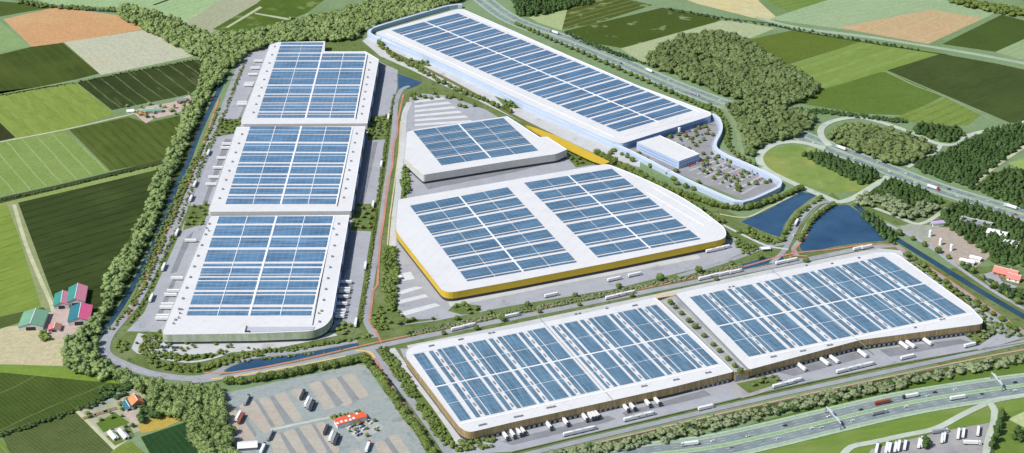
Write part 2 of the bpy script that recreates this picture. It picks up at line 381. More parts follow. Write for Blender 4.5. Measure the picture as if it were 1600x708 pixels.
# right-hand fields
field([(830,12),(925,-2),(935,-20),(1010,-20),(1100,-20)], (.05,.08,.02),(.08,.1,.03))
field([(822,25),(887,12),(878,48),(840,35)], (.27,.36,.17),(.31,.38,.22))
field([(888,10),(960,-6),(1020,8),(925,38),(878,46)], (.06,.09,.012),(.045,.075,.012), rows=[rw((890,30),(980,5),16,.2,(.35,.38,.2),.8)], spots=((.28,.32,.14),.03,.57))
field([(884,48),(1035,12),(1128,30),(1085,50),(970,75),(930,68)], (.05,.085,.010),(.035,.062,.010), spots=((.34,.36,.2),.028,.6))
field([(970,76),(1128,32),(1165,36),(1212,44),(1172,60),(1120,52),(1060,60),(1012,90),(1008,102)], (.30,.37,.22),(.25,.33,.19),(.33,.38,.27))
field([(1000,-25),(1050,-8),(1090,6),(1200,34),(1212,26),(1190,6),(1160,-25)], (.52,.46,.24),(.45,.45,.28),(.58,.40,.10), rows=[rw((1050,0),(1190,28),12,.4,(.58,.42,.12),.5)], drag=wdir((1050,0),(1190,28)))
field([(1160,-20),(1232,18),(1320,-2),(1360,-20)], (.10,.18,.03),(.14,.22,.05), rows=[rw((1215,12),(1300,-5),15,.25,(.3,.36,.15),.8)])
field([(1200,30),(1330,-12),(1440,-8),(1560,18),(1535,30),(1455,60),(1310,45)], (.22,.33,.19),(.26,.37,.23),(.28,.36,.22), rows=[rw((1230,30),(1400,-4),15,.3,(.19,.29,.17),.5)])
field([(1308,43),(1455,15),(1537,29),(1450,69)], (.46,.32,.17),(.40,.33,.16),(.52,.36,.22), rows=[rw((1420,62),(1500,28),45,.06,(.58,.50,.34),.8), rw((1380,30),(1437,55),60,.06,(.55,.46,.3),.6)], lvl=1)
field([(1472,69),(1565,23),(1630,40),(1630,48),(1555,81)], (.042,.075,.012),(.055,.095,.018))
field([(1555,82),(1620,52),(1660,60),(1660,110)], (.20,.30,.16),(.25,.34,.2), rows=[rw((1560,84),(1600,66),12,.2,(.1,.15,.07),.7)])
ribbon('farm_road', [(1180,27),(1250,44),(1350,57),(1440,71),(1530,86),(1640,107)], 11, 3, ground('grass_road', (.30,.38,.26),(.38,.43,.33),.04))
ribbon('ditch', [(1200,38),(1250,49),(1350,66),(1440,80),(1480,86)], 4, 4, mat('ditch_dark', (.03,.045,.015)))
ribbon('ditch', [(1044,13),(1130,28),(1200,36)], 3, 4, D.materials['ditch_dark'])
field([(1170,62),(1240,47),(1345,66),(1228,102),(1204,88)], (.08,.125,.016),(.10,.15,.022), rows=[rw((1210,70),(1300,52),14,.4,(.12,.18,.035),.5)])
field([(1232,103),(1348,64),(1475,84),(1388,111),(1280,142),(1245,110)], (.14,.22,.045),(.18,.27,.07), rows=[rw((1230,105),(1345,67),34,.35,(.25,.35,.12),.75)], drag=wdir((1230,105),(1345,67)))
field([(1270,145),(1375,113),(1388,113),(1475,150),(1415,180),(1350,178),(1240,160)], (.075,.135,.02),(.10,.165,.03),(.14,.21,.055), lvl=1)
field([(1400,183),(1478,152),(1535,178),(1512,196),(1440,196)], (.13,.20,.04),(.17,.25,.06), rows=[rw((1420,184),(1480,158),16,.4,(.07,.12,.02),.7)], lvl=2)
field([(1386,110),(1470,84),(1560,100),(1660,122),(1660,190),(1578,192)], (.038,.062,.014),(.052,.082,.02),(.065,.10,.025), rows=[rw((1400,112),(1480,88),8,.5,(.03,.05,.01),.4)], drag=wdir((1400,112),(1480,88)))
ribbon('farm_track', [(1384,112),(1430,134),(1475,151),(1530,178),(1560,194)], 3.5, 4, M['verge_pale'])
field([(1575,255),(1640,235),(1640,270),(1600,268)], (.2,.3,.08),(.24,.33,.12), lvl=2)
sheet('meadow', [(1190,235),(1240,226),(1285,232),(1345,262),(1382,280),(1345,298),(1300,303),(1240,285),(1196,262),(1188,247)], 1, ground('loop_grass', (.15,.23,.05),(.26,.32,.10),.03,(.34,.33,.10),spots=((.36,.38,.2),.03,.64)))
sheet('meadow', [(1330,320),(1390,285),(1600,350),(1600,410),(1560,415),(1440,350),(1400,352)], 1, M['verge'])
sheet('meadow', [(1380,380),(1600,520),(1640,560),(1640,420),(1560,415),(1470,420)], 1, M['verge'])
sheet('meadow', [(1000,716),(1200,655),(1400,605),(1640,540),(1640,600),(1400,640),(1200,690),(1150,716)], 1, M['grass_bright'])
sheet('meadow', [(1160,716),(1200,700),(1400,650),(1550,622),(1640,605),(1640,716)], 1, ground('verge_s', (.13,.21,.03),(.19,.26,.07),.02,(.24,.28,.10),drag=R(15)))
field([(1575,655),(1640,625),(1640,672),(1600,668)], (.36,.44,.24),(.3,.4,.2), lvl=3)
field([(1556,716),(1568,655),(1600,668),(1640,672),(1640,716)], (.10,.17,.03),(.16,.24,.06), lvl=2)

# park ground: everything inside the ring road
sheet('park_ground', [(375,88),(420,62),(560,60),(590,68),(800,178),(940,245),(1130,325),(1165,345),(1195,362),(1230,375),(1300,300),(1390,380),(1450,440),(1600,535),(1640,560),(1400,575),(1200,622),(960,676),(800,712),(670,712),(575,565),(450,585),(320,600),(240,588),(175,566),(163,545),(170,520),(215,450),(255,380),(300,290),(340,190)], 1, M['verge'])
sheet('yard', [(412,73),(388,84),(349,188),(335,214),(297,322),(283,361),(225,489),(198,518),(256,519),(442,60)], 3, M['yard'])
sheet('yard', [(575,85),(596,98),(622,110),(620,140),(611,177),(604,218),(589,317),(580,364),(556,510),(500,520)], 3, M['yard'])
sheet('yard', [(640,152),(655,146),(700,150),(760,172),(870,240),(930,256),(800,270),(640,305),(632,290),(630,262),(634,200)], 3, M['yard'], rnd=4)
sheet('yard', [(612,360),(640,330),(700,400),(1000,400),(1110,345),(1150,372),(1163,395),(1120,412),(960,452),(800,478),(680,502),(600,512),(596,500),(604,490),(622,486)], 4, M['yard'])
sheet('yard', [(650,286),(700,285),(800,268),(880,252),(936,250),(948,257),(800,284),(640,312),(632,304)], 3, M['yard'])
sheet('yard_lane', [(700,472),(900,432),(1090,398),(1095,404),(900,440),(704,480)], 5, M['yard_light'])
sheet('yard', [(566,64),(578,56),(640,80),(700,106),(760,134),(816,163),(903,201),(965,228),(1000,250),(1000,262),(930,243),(893,226),(816,191),(740,154),(698,136),(639,108),(594,88)], 3, M['yard_light'])
sheet('yard', [(968,235),(1000,212),(1108,176),(1124,200),(1117,228),(1188,264),(1218,285),(1214,297),(1163,313),(1060,272)], 3, asphalt('carpark', (.30,.30,.31), .15))
for k in range(9):
    u = k/8; a = (1066+u*92, 262+u*42); b = (1124+u*84, 240+u*36)
    ribbon('parking_strip', [a, b], 3.2, 4, asphalt('strip_pale', (.44,.44,.45), .1) if k == 0 else D.materials['strip_pale'], smooth=False)
sheet('yard', [(700,690),(760,675),(960,625),(1170,575),(1400,540),(1540,500),(1600,528),(1560,540),(1400,568),(1200,611),(960,668),(800,706),(700,712)], 3, M['yard'])
sheet('yard', [(655,598),(632,560),(640,545),(625,545),(640,580),(700,660),(720,690),(735,690)], 3, M['yard'])
sheet('yard', [(636,540),(800,507),(1020,461),(1200,422),(1370,388),(1410,392),(1412,405),(1200,440),(640,552)], 3, M['yard_light'])
sheet('yard', [(1405,398),(1416,402),(1480,450),(1560,500),(1580,520),(1560,525),(1510,480)], 3, M['yard'])
sheet('truck_park', [(350,615),(400,604),(560,570),(572,572),(600,612),(652,682),(670,716),(372,716),(362,680),(352,645)], 3, M['teal_lot'])
for q in ([(355,640),(373,634),(402,690),(392,706),(378,700)], [(372,634),(398,626),(430,672),(414,679)], [(402,624),(420,620),(446,664),(428,670)],
          [(427,618),(446,612),(474,656),(458,662)], [(452,610),(470,606),(482,626),(470,630)], [(481,600),(500,595),(524,638),(508,642)],
          [(506,596),(526,590),(552,632),(535,636)], [(533,588),(552,583),(578,618),(560,626)], [(420,682),(436,676),(456,716),(430,716)],
          [(441,676),(460,670),(484,716),(466,716)], [(466,668),(486,662),(512,706),(500,716),(490,712)], [(492,664),(506,658),(532,704),(520,712)],
          [(584,692),(600,688),(618,716),(596,716)], [(606,682),(622,678),(646,716),(626,716)], [(540,708),(560,702),(570,716),(545,716)]):
    sheet('parking_strip', q, 4, M['beige_lot'], rnd=5)
for q in ([(366,636),(372,634),(401,678),(399,684)], [(398,626),(403,624),(430,666),(424,668)], [(421,620),(427,618),(459,660),(447,664)], [(500,595),(506,596),(537,630),(526,636)],
          [(526,590),(533,588),(562,624),(553,630)], [(436,676),(442,676),(468,714),(458,716)], [(460,670),(466,668),(500,714),(486,716)], [(486,662),(492,664),(522,710),(513,708)], [(600,688),(606,683),(628,714),(619,716)]):
    sheet('lane', q, 4, asphalt('lane_dark', (.26,.275,.275), .1) if 'lane_dark' not in D.materials else D.materials['lane_dark'])
ribbon('lane', [(425,672),(470,662),(520,652)], 4, 6, M['road_pale'])
sheet('parking_court', [(536,665),(575,652),(602,668),(562,692)], 5, asphalt('court', (.40,.41,.38), .2))
for q in ([(617,457),(650,448),(661,450),(628,460)], [(617,471),(664,460),(669,464),(622,476)], [(614,491),(680,474),(688,478),(624,496)], [(622,428),(642,425),(648,436),(628,440)]):
    sheet('parking_strip', q, 5, asphalt('pale_pave', (.62,.63,.62), .04), rnd=1)
for k in range(6):
    y0 = 152+k*7.2; x1 = 690+k*9
    sheet('parking_strip', [(648,y0+6),(x1,y0),(x1+6,y0+3),(648,y0+9.5)], 5, D.materials['pale_pave'])
# darker loading aprons with pale lanes between them, and painted shade strips
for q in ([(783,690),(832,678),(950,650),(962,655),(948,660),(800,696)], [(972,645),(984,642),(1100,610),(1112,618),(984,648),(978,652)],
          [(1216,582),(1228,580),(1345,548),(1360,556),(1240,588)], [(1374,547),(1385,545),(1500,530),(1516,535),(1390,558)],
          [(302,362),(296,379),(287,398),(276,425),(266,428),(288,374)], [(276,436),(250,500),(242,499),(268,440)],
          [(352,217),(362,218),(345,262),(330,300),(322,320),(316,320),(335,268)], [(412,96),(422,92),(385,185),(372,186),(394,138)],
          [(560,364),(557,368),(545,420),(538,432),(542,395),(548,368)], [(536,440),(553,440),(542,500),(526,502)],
          [(583,222),(590,222),(568,320),(562,320)], [(590,97),(604,102),(588,184),(573,184)], [(568,218),(582,219),(560,318),(546,318)], [(545,362),(556,363),(536,440),(530,440)]):  # last three: wall shadow of the left warehouses painted as dark asphalt
    sheet('apron_and_shade', q, 5, M['apron_shade'])
for q in ([(660,284),(800,262),(865,246),(880,250),(800,270),(668,296)],):
    sheet('apron_and_shade', q, 5, M['apron_shade'])
# sealed site paths, forecourt
sheet('forecourt', [(1142,592),(1176,585),(1215,590),(1222,604),(1160,624),(1145,612)], 5, asphalt('fore', (.38,.37,.36), .12))
sheet('forecourt', [(1495,520),(1530,508),(1560,530),(1530,548)], 4, M['yard'])
ribbon('garden_path', [(232,556),(262,562),(300,566),(340,558),(372,545),(392,541)], 3.5, 5, M['yard_light'])
sheet('forecourt', [(205,545),(216,520),(250,530),(300,534),(380,535),(450,533),(520,520),(530,524),(430,545),(350,552),(290,555),(232,556),(215,553)], 3, M['yard_light'], rnd=3)

# roads
ring = [(392,78),(378,98),(347,180),(318,250),(283,335),(250,400),(214,470),(190,500),(172,522),(164,540),(168,556),(195,570),(240,585),(300,592),(335,585),(372,567),(420,556),(500,546),(560,536)]
ribbon('road', ring, 11, 6, M['road']); dashes('road_marking', ring, 8, [(0, False)], width=.25)
ribbon('footpath', [(x-7, y+1) for x, y in ring[8:15]], 2, 5, M['cycle'])
main = [(300,597),(350,590),(450,573),(560,549),(640,531),(800,498),(960,466),(1100,438),(1200,418),(1270,404),(1350,388),(1400,384),(1440,412),(1500,452),(1600,520),(1640,548)]
ribbon('road', main[:12], 9, 6, M['road']); dashes('road_marking', main[:12], 8, [(0, False)], width=.25)
ribbon('road', main[11:], 6, 6, M['road'])
ave = [(612,130),(613,165),(606,205),(602,250),(596,305),(588,370),(582,410),(573,470),(570,505),(578,530),(596,548)]
ribbon('road', [(640,135),(628,140),(619,160),(616,200),(610,250),(601,310),(594,360),(585,410),(577,460),(572,498),(586,528)], 7, 6, M['road'])
cyc = [(630,148),(628,160),(621,190),(621,210),(615,225),(613,262),(607,280),(603,310),(600,340),(595,370),(592,400),(590,445),(583,455),(580,480),(577,502),(586,516),(596,536)]
ribbon('cycle_path', cyc, 2.7, 8, M['cycle'], smooth=False)
ribbon('service_lane', [(640,160),(632,180),(629,220),(625,260),(622,300),(617,340),(613,385)], 8, 5, M['yard_light'])
ribbon('footpath', [(626,190),(623,240),(616,290),(609,340),(604,400)], 1.6, 6, asphalt('sandy', (.55,.5,.3), .1), smooth=False)
ribbon('cycle_path', [(342,155),(316,230),(292,290),(262,358),(240,408),(214,468),(198,498)], 2.6, 8, M['cycle'])
ribbon('cycle_path', [(318,583),(360,583),(450,567),(560,542),(596,534),(700,512),(860,478),(1000,452),(1150,420),(1232,398),(1300,390),(1360,382),(1400,386),(1436,408),(1500,450),(1600,520),(1640,546)], 2.8, 9, M['cycle'])
ribbon('footpath', [(330,593),(372,588),(450,574),(500,565),(540,557)], 2.5, 8, asphalt('ochre', (.62,.50,.22), .1))
ribbon('cycle_path', [(562,548),(578,553),(588,566),(620,616),(660,674),(684,716)], 3.0, 8, M['cycle'])
ribbon('footpath', [(556,549),(576,550),(586,560)], 3, 10, D.materials['ochre'])
ribbon('road', [(576,542),(590,560),(622,600),(660,650),(700,708),(706,720)], 8, 6, M['road'])
ribbon('road', [(612,545),(640,585),(676,630),(712,682),(722,712)], 7, 7, M['yard_light'])
ribbon('road', [(1640,526),(1540,548),(1400,578),(1200,621),(960,677),(800,716)], 7, 7, M['road']); 
ribbon('cycle_path', [(1640,540),(1540,558),(1400,587),(1200,630),(960,686),(840,716)], 2.4, 8, asphalt('cycle_pale', (.50,.33,.26), .1))
ribbon('kerb_strip', [(1600,536),(1400,571),(1200,614),(960,670),(800,708)], .8, 9, mat('hedge_line', (.03,.05,.02)))
# causeway and junction
ribbon('road', [(1298,314),(1272,322),(1250,345),(1238,368),(1225,392),(1205,412)], 6, 7, M['road'])
ribbon('road', [(1302,316),(1282,328),(1264,348),(1252,372),(1240,390),(1246,400)], 6, 8, M['road'])
ribbon('cycle_path', [(1262,366),(1240,392),(1234,404),(1220,396),(1240,400),(1262,401)], 3, 11, M['cycle'], smooth=False)
ribbon('road', [(1060,432),(1150,404),(1190,388),(1232,380)], 7, 7, M['road'])
ribbon('footpath', [(1130,352),(1170,372),(1200,385),(1232,390)], 4, 7, M['yard_light'])
ribbon('footpath', [(1125,335),(1165,340),(1200,325),(1245,303)], 3, 7, M['track'])
# motorway on the far side
def motorway(name, pts, width, extra):
    ribbon(name, pts, width, 5, M['motorway'])
    ribbon('median', pts, width*.22, 7, ground('median_grass', (.24,.36,.20),(.36,.46,.30),.05))
    for s in (-1, 1): ribbon('verge', pts, width*.16, 6, ground('shoulder_grass', (.28,.38,.26),(.36,.45,.34),.05), off=s*width*.55)
    lw = width*.44
    offs = []
    for s in (-1, 1):
        c = s*width*.28
        offs += [(c-lw*.45, True), (c+lw*.45, True), (c-lw*.13, False), (c+lw*.17, False)]
    dashes('lane_marking', pts, 8, offs, 6, 10, .28)
mway = [(745,-8),(800,31),(887,63),(950,88),(1050,132),(1150,170),(1200,190),(1265,218),(1390,266),(1470,296),(1600,336),(1680,362)]
motorway('motorway', mway, 27, None)
mw2 = [(930,726),(1035,702),(1200,681),(1300,655),(1420,630),(1550,609),(1640,598)]
mw2 = [(900,734),(1000,714),(1110,700),(1200,681),(1300,657),(1420,630),(1550,609),(1660,595)]
motorway('motorway', mw2, 31, None)
ribbon('hard_shoulder', mw2, 3.0, 9, ground('verge_paint', (.35,.45,.33),(.42,.52,.42),.05), off=20)
ribbon('hard_shoulder', mw2, 3.0, 9, D.materials['verge_paint'], off=-20)
# slip roads and loops
ribbon('slip_road', [(1290,232),(1262,225),(1237,222),(1210,226),(1191,238),(1187,251),(1200,267),(1240,287),(1296,311),(1312,316),(1335,309),(1362,293),(1388,276)], 10, 7, M['road_pale'])
ribbon('slip_road', [(1296,228),(1284,214),(1284,200),(1303,189),(1340,184),(1378,192),(1425,208),(1462,224),(1495,226),(1514,212),(1550,203),(1580,197),(1640,180)], 9, 7, M['road_pale'])
ribbon('slip_road', [(1470,227),(1462,238),(1440,250),(1418,262)], 6, 8, M['road_pale'])
ribbon('service_road', [(1125,163),(1145,188),(1154,212),(1158,232),(1172,252),(1190,262)], 7, 7, M['verge_pale'])
ribbon('access_road', [(1365,325),(1400,338),(1430,350),(1452,345),(1480,325)], 6, 7, M['road_pale'])
ribbon('access_road', [(1385,350),(1440,378),(1500,420),(1560,460),(1640,505)], 5, 6, M['yard'])
ribbon('forest_track', [(1515,296),(1545,268),(1600,230),(1640,205)], 6, 6, M['track'])
sheet('gravel_site', [(1462,355),(1483,356),(1520,375),(1550,396),(1540,407),(1519,422),(1490,412),(1450,385)], 4, ground('gravel', (.40,.33,.27),(.36,.33,.29),.04))
sheet('site_yard', [(1395,358),(1440,378),(1450,385),(1470,350),(1480,340),(1455,352),(1420,350)], 3, ground('site', (.34,.34,.3),(.26,.3,.2),.05))
sheet('farmyard', [(1530,430),(1555,424),(1565,440),(1590,448),(1570,462),(1545,445)], 5, M['yard'])
# truck stop south-east
sheet('truck_park', [(1352,716),(1362,702),(1470,675),(1550,660),(1546,690),(1540,716)], 3, asphalt('se_lot', (.34,.33,.33), .12))
ribbon('slip_road', [(1312,718),(1330,699),(1362,692),(1412,681),(1462,670),(1505,648),(1537,633),(1560,625),(1640,612)], 7, 8, M['road_pale'])
ribbon('slip_road', [(1546,630),(1554,642),(1552,665),(1544,690),(1540,718)], 7, 9, M['road_pale'])

# water
sheet('pond', [(1157,347),(1200,328),(1250,300),(1277,304),(1262,314),(1241,330),(1226,350),(1219,371),(1195,363),(1172,353)], 3, M['water'], rnd=4)
sheet('pond', [(1254,393),(1249,386),(1262,362),(1276,342),(1300,322),(1325,320),(1346,334),(1366,354),(1388,376),(1340,380),(1302,386),(1264,395)], 3, M['water'], rnd=4)
ribbon('canal', [(1338,322),(1363,343),(1390,366),(1417,384),(1464,413),(1525,451),(1600,495),(1660,530)], 9, 3, M['water_canal'])
ribbon('canal', [(352,120),(338,150),(318,192),(306,220),(292,258),(275,292),(258,340),(238,388),(214,436),(190,478),(166,512),(150,532)], 6.5, 3, M['water_canal'])
ribbon('canal', [(586,566),(606,592),(640,646),(672,695),(690,720)], 5, 3, M['water_canal'])
sheet('pond', [(350,580),(362,573),(395,562),(450,556),(500,548),(560,536),(562,541),(500,557),(440,570),(360,583)], 7, M['water'], rnd=3)
sheet('pond', [(622,115),(660,129),(652,134),(640,139),(622,140)], 4, M['water'], rnd=2)
sheet('pond', [(1150,416),(1190,404),(1222,400),(1226,405),(1190,415),(1152,424)], 4, M['water'], rnd=2)
ribbon('ditch', [(20,-2),(60,6),(100,13),(182,19)], 6, 4, M['water_canal'])
ribbon('ditch', [(240,8),(262,0),(290,-12)], 5, 4, D.materials['ditch_dark'])
ribbon('ditch', [(592,72),(700,125),(800,180),(870,215),(940,248)], 7, 4, ground('ditch_grass', (.17,.17,.06),(.12,.15,.05),.05))
# paler ground tint between yard B and park

# ------------------------------------------------------------------ buildings
def bil(q, u, v):
    """point of the quadrilateral q = TL, TR, BR, BL"""
    return (q[0]*(1-u)+q[1]*u)*(1-v)+(q[3]*(1-u)+q[2]*u)*v
def local(o, pts): return [Vector(p)-o.location for p in pts]
def child(mb, name, mats, root):
    """part with world coordinates moved under its thing"""
    l = root.location; mb.v = [(x-l.x, y-l.y, z-l.z) for x, y, z in mb.v]
    return mb.build(name, mats, root)
def warehouse(name, outline, h, label, wall, rnd=6, overhang=0.0, base_h=0.0, wall_slots=None, cat='warehouse', roof=None, parapet=True):
    P = GG(outline, h); P = ccw(roundpoly(P, rnd)) if rnd else ccw(P)
    c = sum((Vector((p.x, p.y, 0)) for p in P), Vector())/len(P)
    root = empty(name, c); tag(root, label, cat)
    mb = MB()
    if base_h:   # recessed dark plinth below a projecting fascia
        Q = inset(P, 1.2)
        mb.prism(Q, 0, base_h, top=False); child(mb, 'plinth', M['dock_dark'], root)
        mb = MB(); mb.prism(P, base_h, h, top=False, bottom=True)
    else: mb.prism(P, 0, h, top=False)
    child(mb, 'wall', wall, root)
    mb = MB(); Q = inset(P, .5)
    mb.add([(p.x, p.y, h-.35) for p in Q], [tuple(range(len(Q)))]); child(mb, 'roof', roof or M['white_roof'], root)
    mb = MB(); n = len(P)     # parapet cap round the roof
    if parapet:
        vs = [(p.x, p.y, h+.1) for p in P]+[(p.x, p.y, h+.1) for p in Q]+[(p.x, p.y, h-.35) for p in Q]+[(p.x, p.y, h-.3) for p in P]
        fs = []
        for i in range(n):
            j = (i+1) % n; fs += [(i, j, n+j, n+i), (n+i, n+j, 2*n+j, 2*n+i), (3*n+i, 3*n+j, j, i)]
        mb.add(vs, fs); child(mb, 'parapet', M['white_trim'], root)
    return root, P
def arrays(root, quad, h, us, vs, mt, sub=True):
    """solar arrays on the roof: us and vs are lists of spans; each block is one part"""
    q = GG(quad, h); out = []
    for (u0, u1) in us:
        for (v0, v1) in vs:
            a, b, c, d = bil(q, u0, v0), bil(q, u1, v0), bil(q, u1, v1), bil(q, u0, v1)
            mb = MB(); mb.prism(ccw([a, b, c, d]), h-.2, h+.35)
            out.append(child(mb, 'solar_array', mt, root))
    return out
def rails(root, quad, h, lines, name='walkway'):
    q = GG(quad, h)
    for (u0, v0, u1, v1, wd) in lines:
        a, b = bil(q, u0, v0), bil(q, u1, v1); d = (b-a); L = d.length
        mb = MB(); mb.box(((a.x+b.x)/2, (a.y+b.y)/2, h-.1), (L, wd, .3), math.atan2(d.y, d.x)); child(mb, name, M['white_trim'], root)
vent_me = None
def vents(root, pts_px, h, size=(3.2, 1.6, 1.0), name='roof_vent', rz=0.0, m='grey_metal'):
    mb = MB(); mb.box((0, 0, size[2]*.35), (size[0], size[1], size[2]*.7)); mb.box((0, 0, size[2]*.85), (size[0]*.8, size[1]*.7, size[2]*.3))
    me = mb.mesh(name, M[m])
    for p in pts_px:
        w_ = G(p[0], p[1], h) if not isinstance(p, Vector) else p
        o = link(name, me, root); o.location = (w_.x-root.location.x, w_.y-root.location.y, h-.3); o.rotation_euler.z = rz
def along(p, q, n, a=0.0, b=1.0): return [(p[0]+(q[0]-p[0])*(a+(b-a)*i/(n-1)), p[1]+(q[1]-p[1])*(a+(b-a)*i/(n-1))) for i in range(n)]
def dock_doors(root, p, q, h, n, px=True, skip=()):
    """row of loading doors with dark shelters along a wall; p, q are points of the roof edge above it"""
    a, b = (G(*p, h), G(*q, h)) if px else (p, q); d = b-a; L = d.length; d.normalize()
    rz = math.atan2(d.y, d.x); nn = Vector((d.y, -d.x, 0))
    me = MB(); me.box((0, 0, 2.4), (3.6, 1.0, 4.4)); sh = me.mesh('dock_door', M['dock_dark'])
    pn = MB(); pn.box((0, -.55, 2.2), (2.6, .16, 3.0)); ps = pn.mesh('door_panel', M['grey_metal'])
    for i in range(n):
        if i in skip: continue
        c = a+d*(L*(i+.5)/n)+nn*.5
        o = link('dock_door', sh, root); o.location = (c.x-root.location.x, c.y-root.location.y, 0); o.rotation_euler.z = rz
        s = link('door_panel', ps, o)

SOL_L = solar_mat('solar_blue', (.026,.092,.185), (.07,.17,.29), 0.0, (2.6, 7))
def spans(period, n, pat, start=0.0, total=None):
    out = []
    for i in range(n):
        for a, b in pat: out.append((start+(i+a)*period, start+(i+b)*period))
    return out
def norm(lst, lo, hi): return [((a-lo)/(hi-lo), (b-lo)/(hi-lo)) for a, b in lst]
def vspans_from_px(q, rows_px, h):
    """rows given as photo y on the right-hand edge of quad q (TL,TR,BR,BL) -> spans in v"""
    tr, br = G(*q[1], h), G(*q[2], h); out = []
    for y0, y1 in rows_px:
        r = []
        for y in (y0, y1):
            t = (y-q[1][1])/(q[2][1]-q[1][1]); p = G(q[1][0]+(q[2][0]-q[1][0])*t, y, h)
            r.append((p-tr).dot(br-tr)/(br-tr).length_squared)
        out.append(tuple(r))
    return out
COLS = [(0, .243), (.252, .492), (.514, .748), (.757, 1)]
HL = 12.0
# nearest of the three left-hand warehouses
r3, P3 = warehouse('warehouse', [(328,338),(546,336),(519,496),(509,509),(489,517.5),(400,521),(256,523),(253,518)], HL,
    'warehouse with green planted facade and terrace notch, nearest of three on the left', M['green_wall'], [2,2,22,14,14,0,10,8], base_h=3.2)
q3 = [(342.4,338.6),(520,338),(485.6,492),(291.7,492)]
def ys(y0, s, l): return [(y0+a*s, y0+b*s) for a, b in l]
rows3 = ys(330, 205/708., [(28,64),(77,87),(91,130),(143,153),(157,193),(209,221),(225,270),(284,296),(308,336),(342,349),(359,370),(379,410),(414,423),(437,446),(455,502),(519,529),(539,562)])
arrays(r3, q3, HL, COLS, vspans_from_px(q3, rows3, HL), SOL_L)
rails(r3, q3, HL, [(.503,-.005,.503,1.0,2.4),(.2475,0,.2475,1,.9),(.7525,0,.7525,1,.9),(1.012,0,1.012,1.0,2.0)])
# green plants grown over the front wall, terrace recess
mb = MB(); a = [G(384,511,HL), G(492,511,HL), G(489,515.5,HL), G(384,519.5,HL)]
mb.prism(ccw(a), HL-.3, HL+.25, mtop=0); child(mb, 'terrace', worn('terrace', (.46,.47,.53), .06, .1), r3)
mb = MB(); mb.prism(ccw([G(384,517.2,HL), G(391,517.2,HL), G(391,519.3,HL), G(384,519.3,HL)]), HL-.2, HL+.5); child(mb, 'terrace_opening', M['dark'], r3)
mb = MB(); a, b = G(384,510,HL), G(384,519,HL); mb.box(((a.x+b.x)/2, (a.y+b.y)/2, HL+.5), (.8, (a-b).length, 1.8)); child(mb, 'terrace_screen', M['grey_metal'], r3)
mb = MB(); a, b = G(521.5,339,HL), G(488.5,508,HL); d = b-a
mb.box(((a.x+b.x)/2, (a.y+b.y)/2, HL-.15), (d.length, .9, .3), math.atan2(d.y, d.x)); child(mb, 'gutter', M['dark'], r3)
vents(r3, along((327,350),(274,500), 10), HL, (2.2,3.0,1.6)); vents(r3, along((529,350),(499,503), 10), HL, (2.2,3.0,1.6))
vents(r3, [(323,357),(326,361),(279,497),(271,506),(281,490),(284,484),(498,490),(521,358)], HL, (1.6,1.6,2.2), 'exhaust_stack')
dock_doors(r3, (328,338),(256,521), HL, 22); dock_doors(r3, (519,494),(545,338), HL, 22)
# middle
r2, P2 = warehouse('warehouse', [(369,198.5),(571,197.5),(549,330),(327,331),(326,326)], HL,
    'white-roofed warehouse with blue solar rows, middle one of the three on the left', M['concrete_wall'], [1,1,2,2,0], base_h=3.0)
q2 = [(391.5,197),(549,198),(523.7,318),(352.5,318)]
rows2 = ys(177, .25, [(88,104),(110,130),(136,178),(192,200),(206,240),(252,262),(268,306),(318,328),(338,376),(388,400),(408,440),(452,462),(472,504),(518,526),(534,566)])
arrays(r2, q2, HL, COLS, vspans_from_px(q2, rows2, HL), SOL_L)
rails(r2, q2, HL, [(.503,-.005,.503,1.0,2.4),(.2475,0,.2475,1,.9),(.7525,0,.7525,1,.9),(1.012,0,1.012,1.0,2.0)])
mb = MB(); a, b = G(551.5,199,HL), G(527,322,HL); d = b-a
mb.box(((a.x+b.x)/2, (a.y+b.y)/2, HL-.15), (d.length, .9, .3), math.atan2(d.y, d.x)); child(mb, 'gutter', M['dark'], r2)
vents(r2, along((378,210),(343,310), 8), HL, (2.2,3.0,1.6)); vents(r2, along((557,209),(537,309), 8), HL, (2.2,3.0,1.6))
dock_doors(r2, (369,198.5),(327,328), HL, 20); dock_doors(r2, (549,329),(571,199), HL, 20)
# farthest
r1, P1 = warehouse('warehouse', [(421,70),(433,66),(508,64.5),(507,80.5),(571,80.5),(592,93),(574,193),(378,194),(376,188)], HL,
    'white-roofed warehouse with a stepped far corner, farthest of the three on the left', M['concrete_wall'], [3,3,0,0,0,0,1,3,3], base_h=3.0)
q1 = [(434.2,83),(571,83),(552.5,184.5),(401.2,184.5)]
rows1 = ys(60, .1977, [(122,140),(147,172),(184,196),(200,233),(246,257),(264,284),(288,316),(322,362),(377,388),(396,434),(446,458),(466,506),(514,524),(532,550),(556,574),(588,598),(606,626)])
arrays(r1, q1, HL, COLS, vspans_from_px(q1, rows1, HL), SOL_L)
rows1b = ys(60, .1977, [(34,50),(62,80),(86,110)])
q1b = [(440,65.5),(505,65.5),(500.7,83),(434.2,83)]
arrays(r1, q1b, HL, [(0,.49),(.51,1)], vspans_from_px(q1b, rows1b, HL), SOL_L)
rails(r1, q1, HL, [(.503,-.005,.503,1.0,2.4),(.2475,0,.2475,1,.9),(.7525,0,.7525,1,.9),(1.012,0,1.012,1.0,2.0)])
mb = MB(); a, b = G(574.5,86,HL), G(556,186,HL); d = b-a
mb.box(((a.x+b.x)/2, (a.y+b.y)/2, HL-.15), (d.length, .9, .3), math.atan2(d.y, d.x)); child(mb, 'gutter', M['dark'], r1)
vents(r1, along((429,73),(396,176), 9), HL, (2.2,3.0,1.6)); vents(r1, along((578,98),(565,178), 8), HL, (2.2,3.0,1.6))
dock_doors(r1, (421,71),(376,188), HL, 18); dock_doors(r1, (574,192),(592,94), HL, 16)

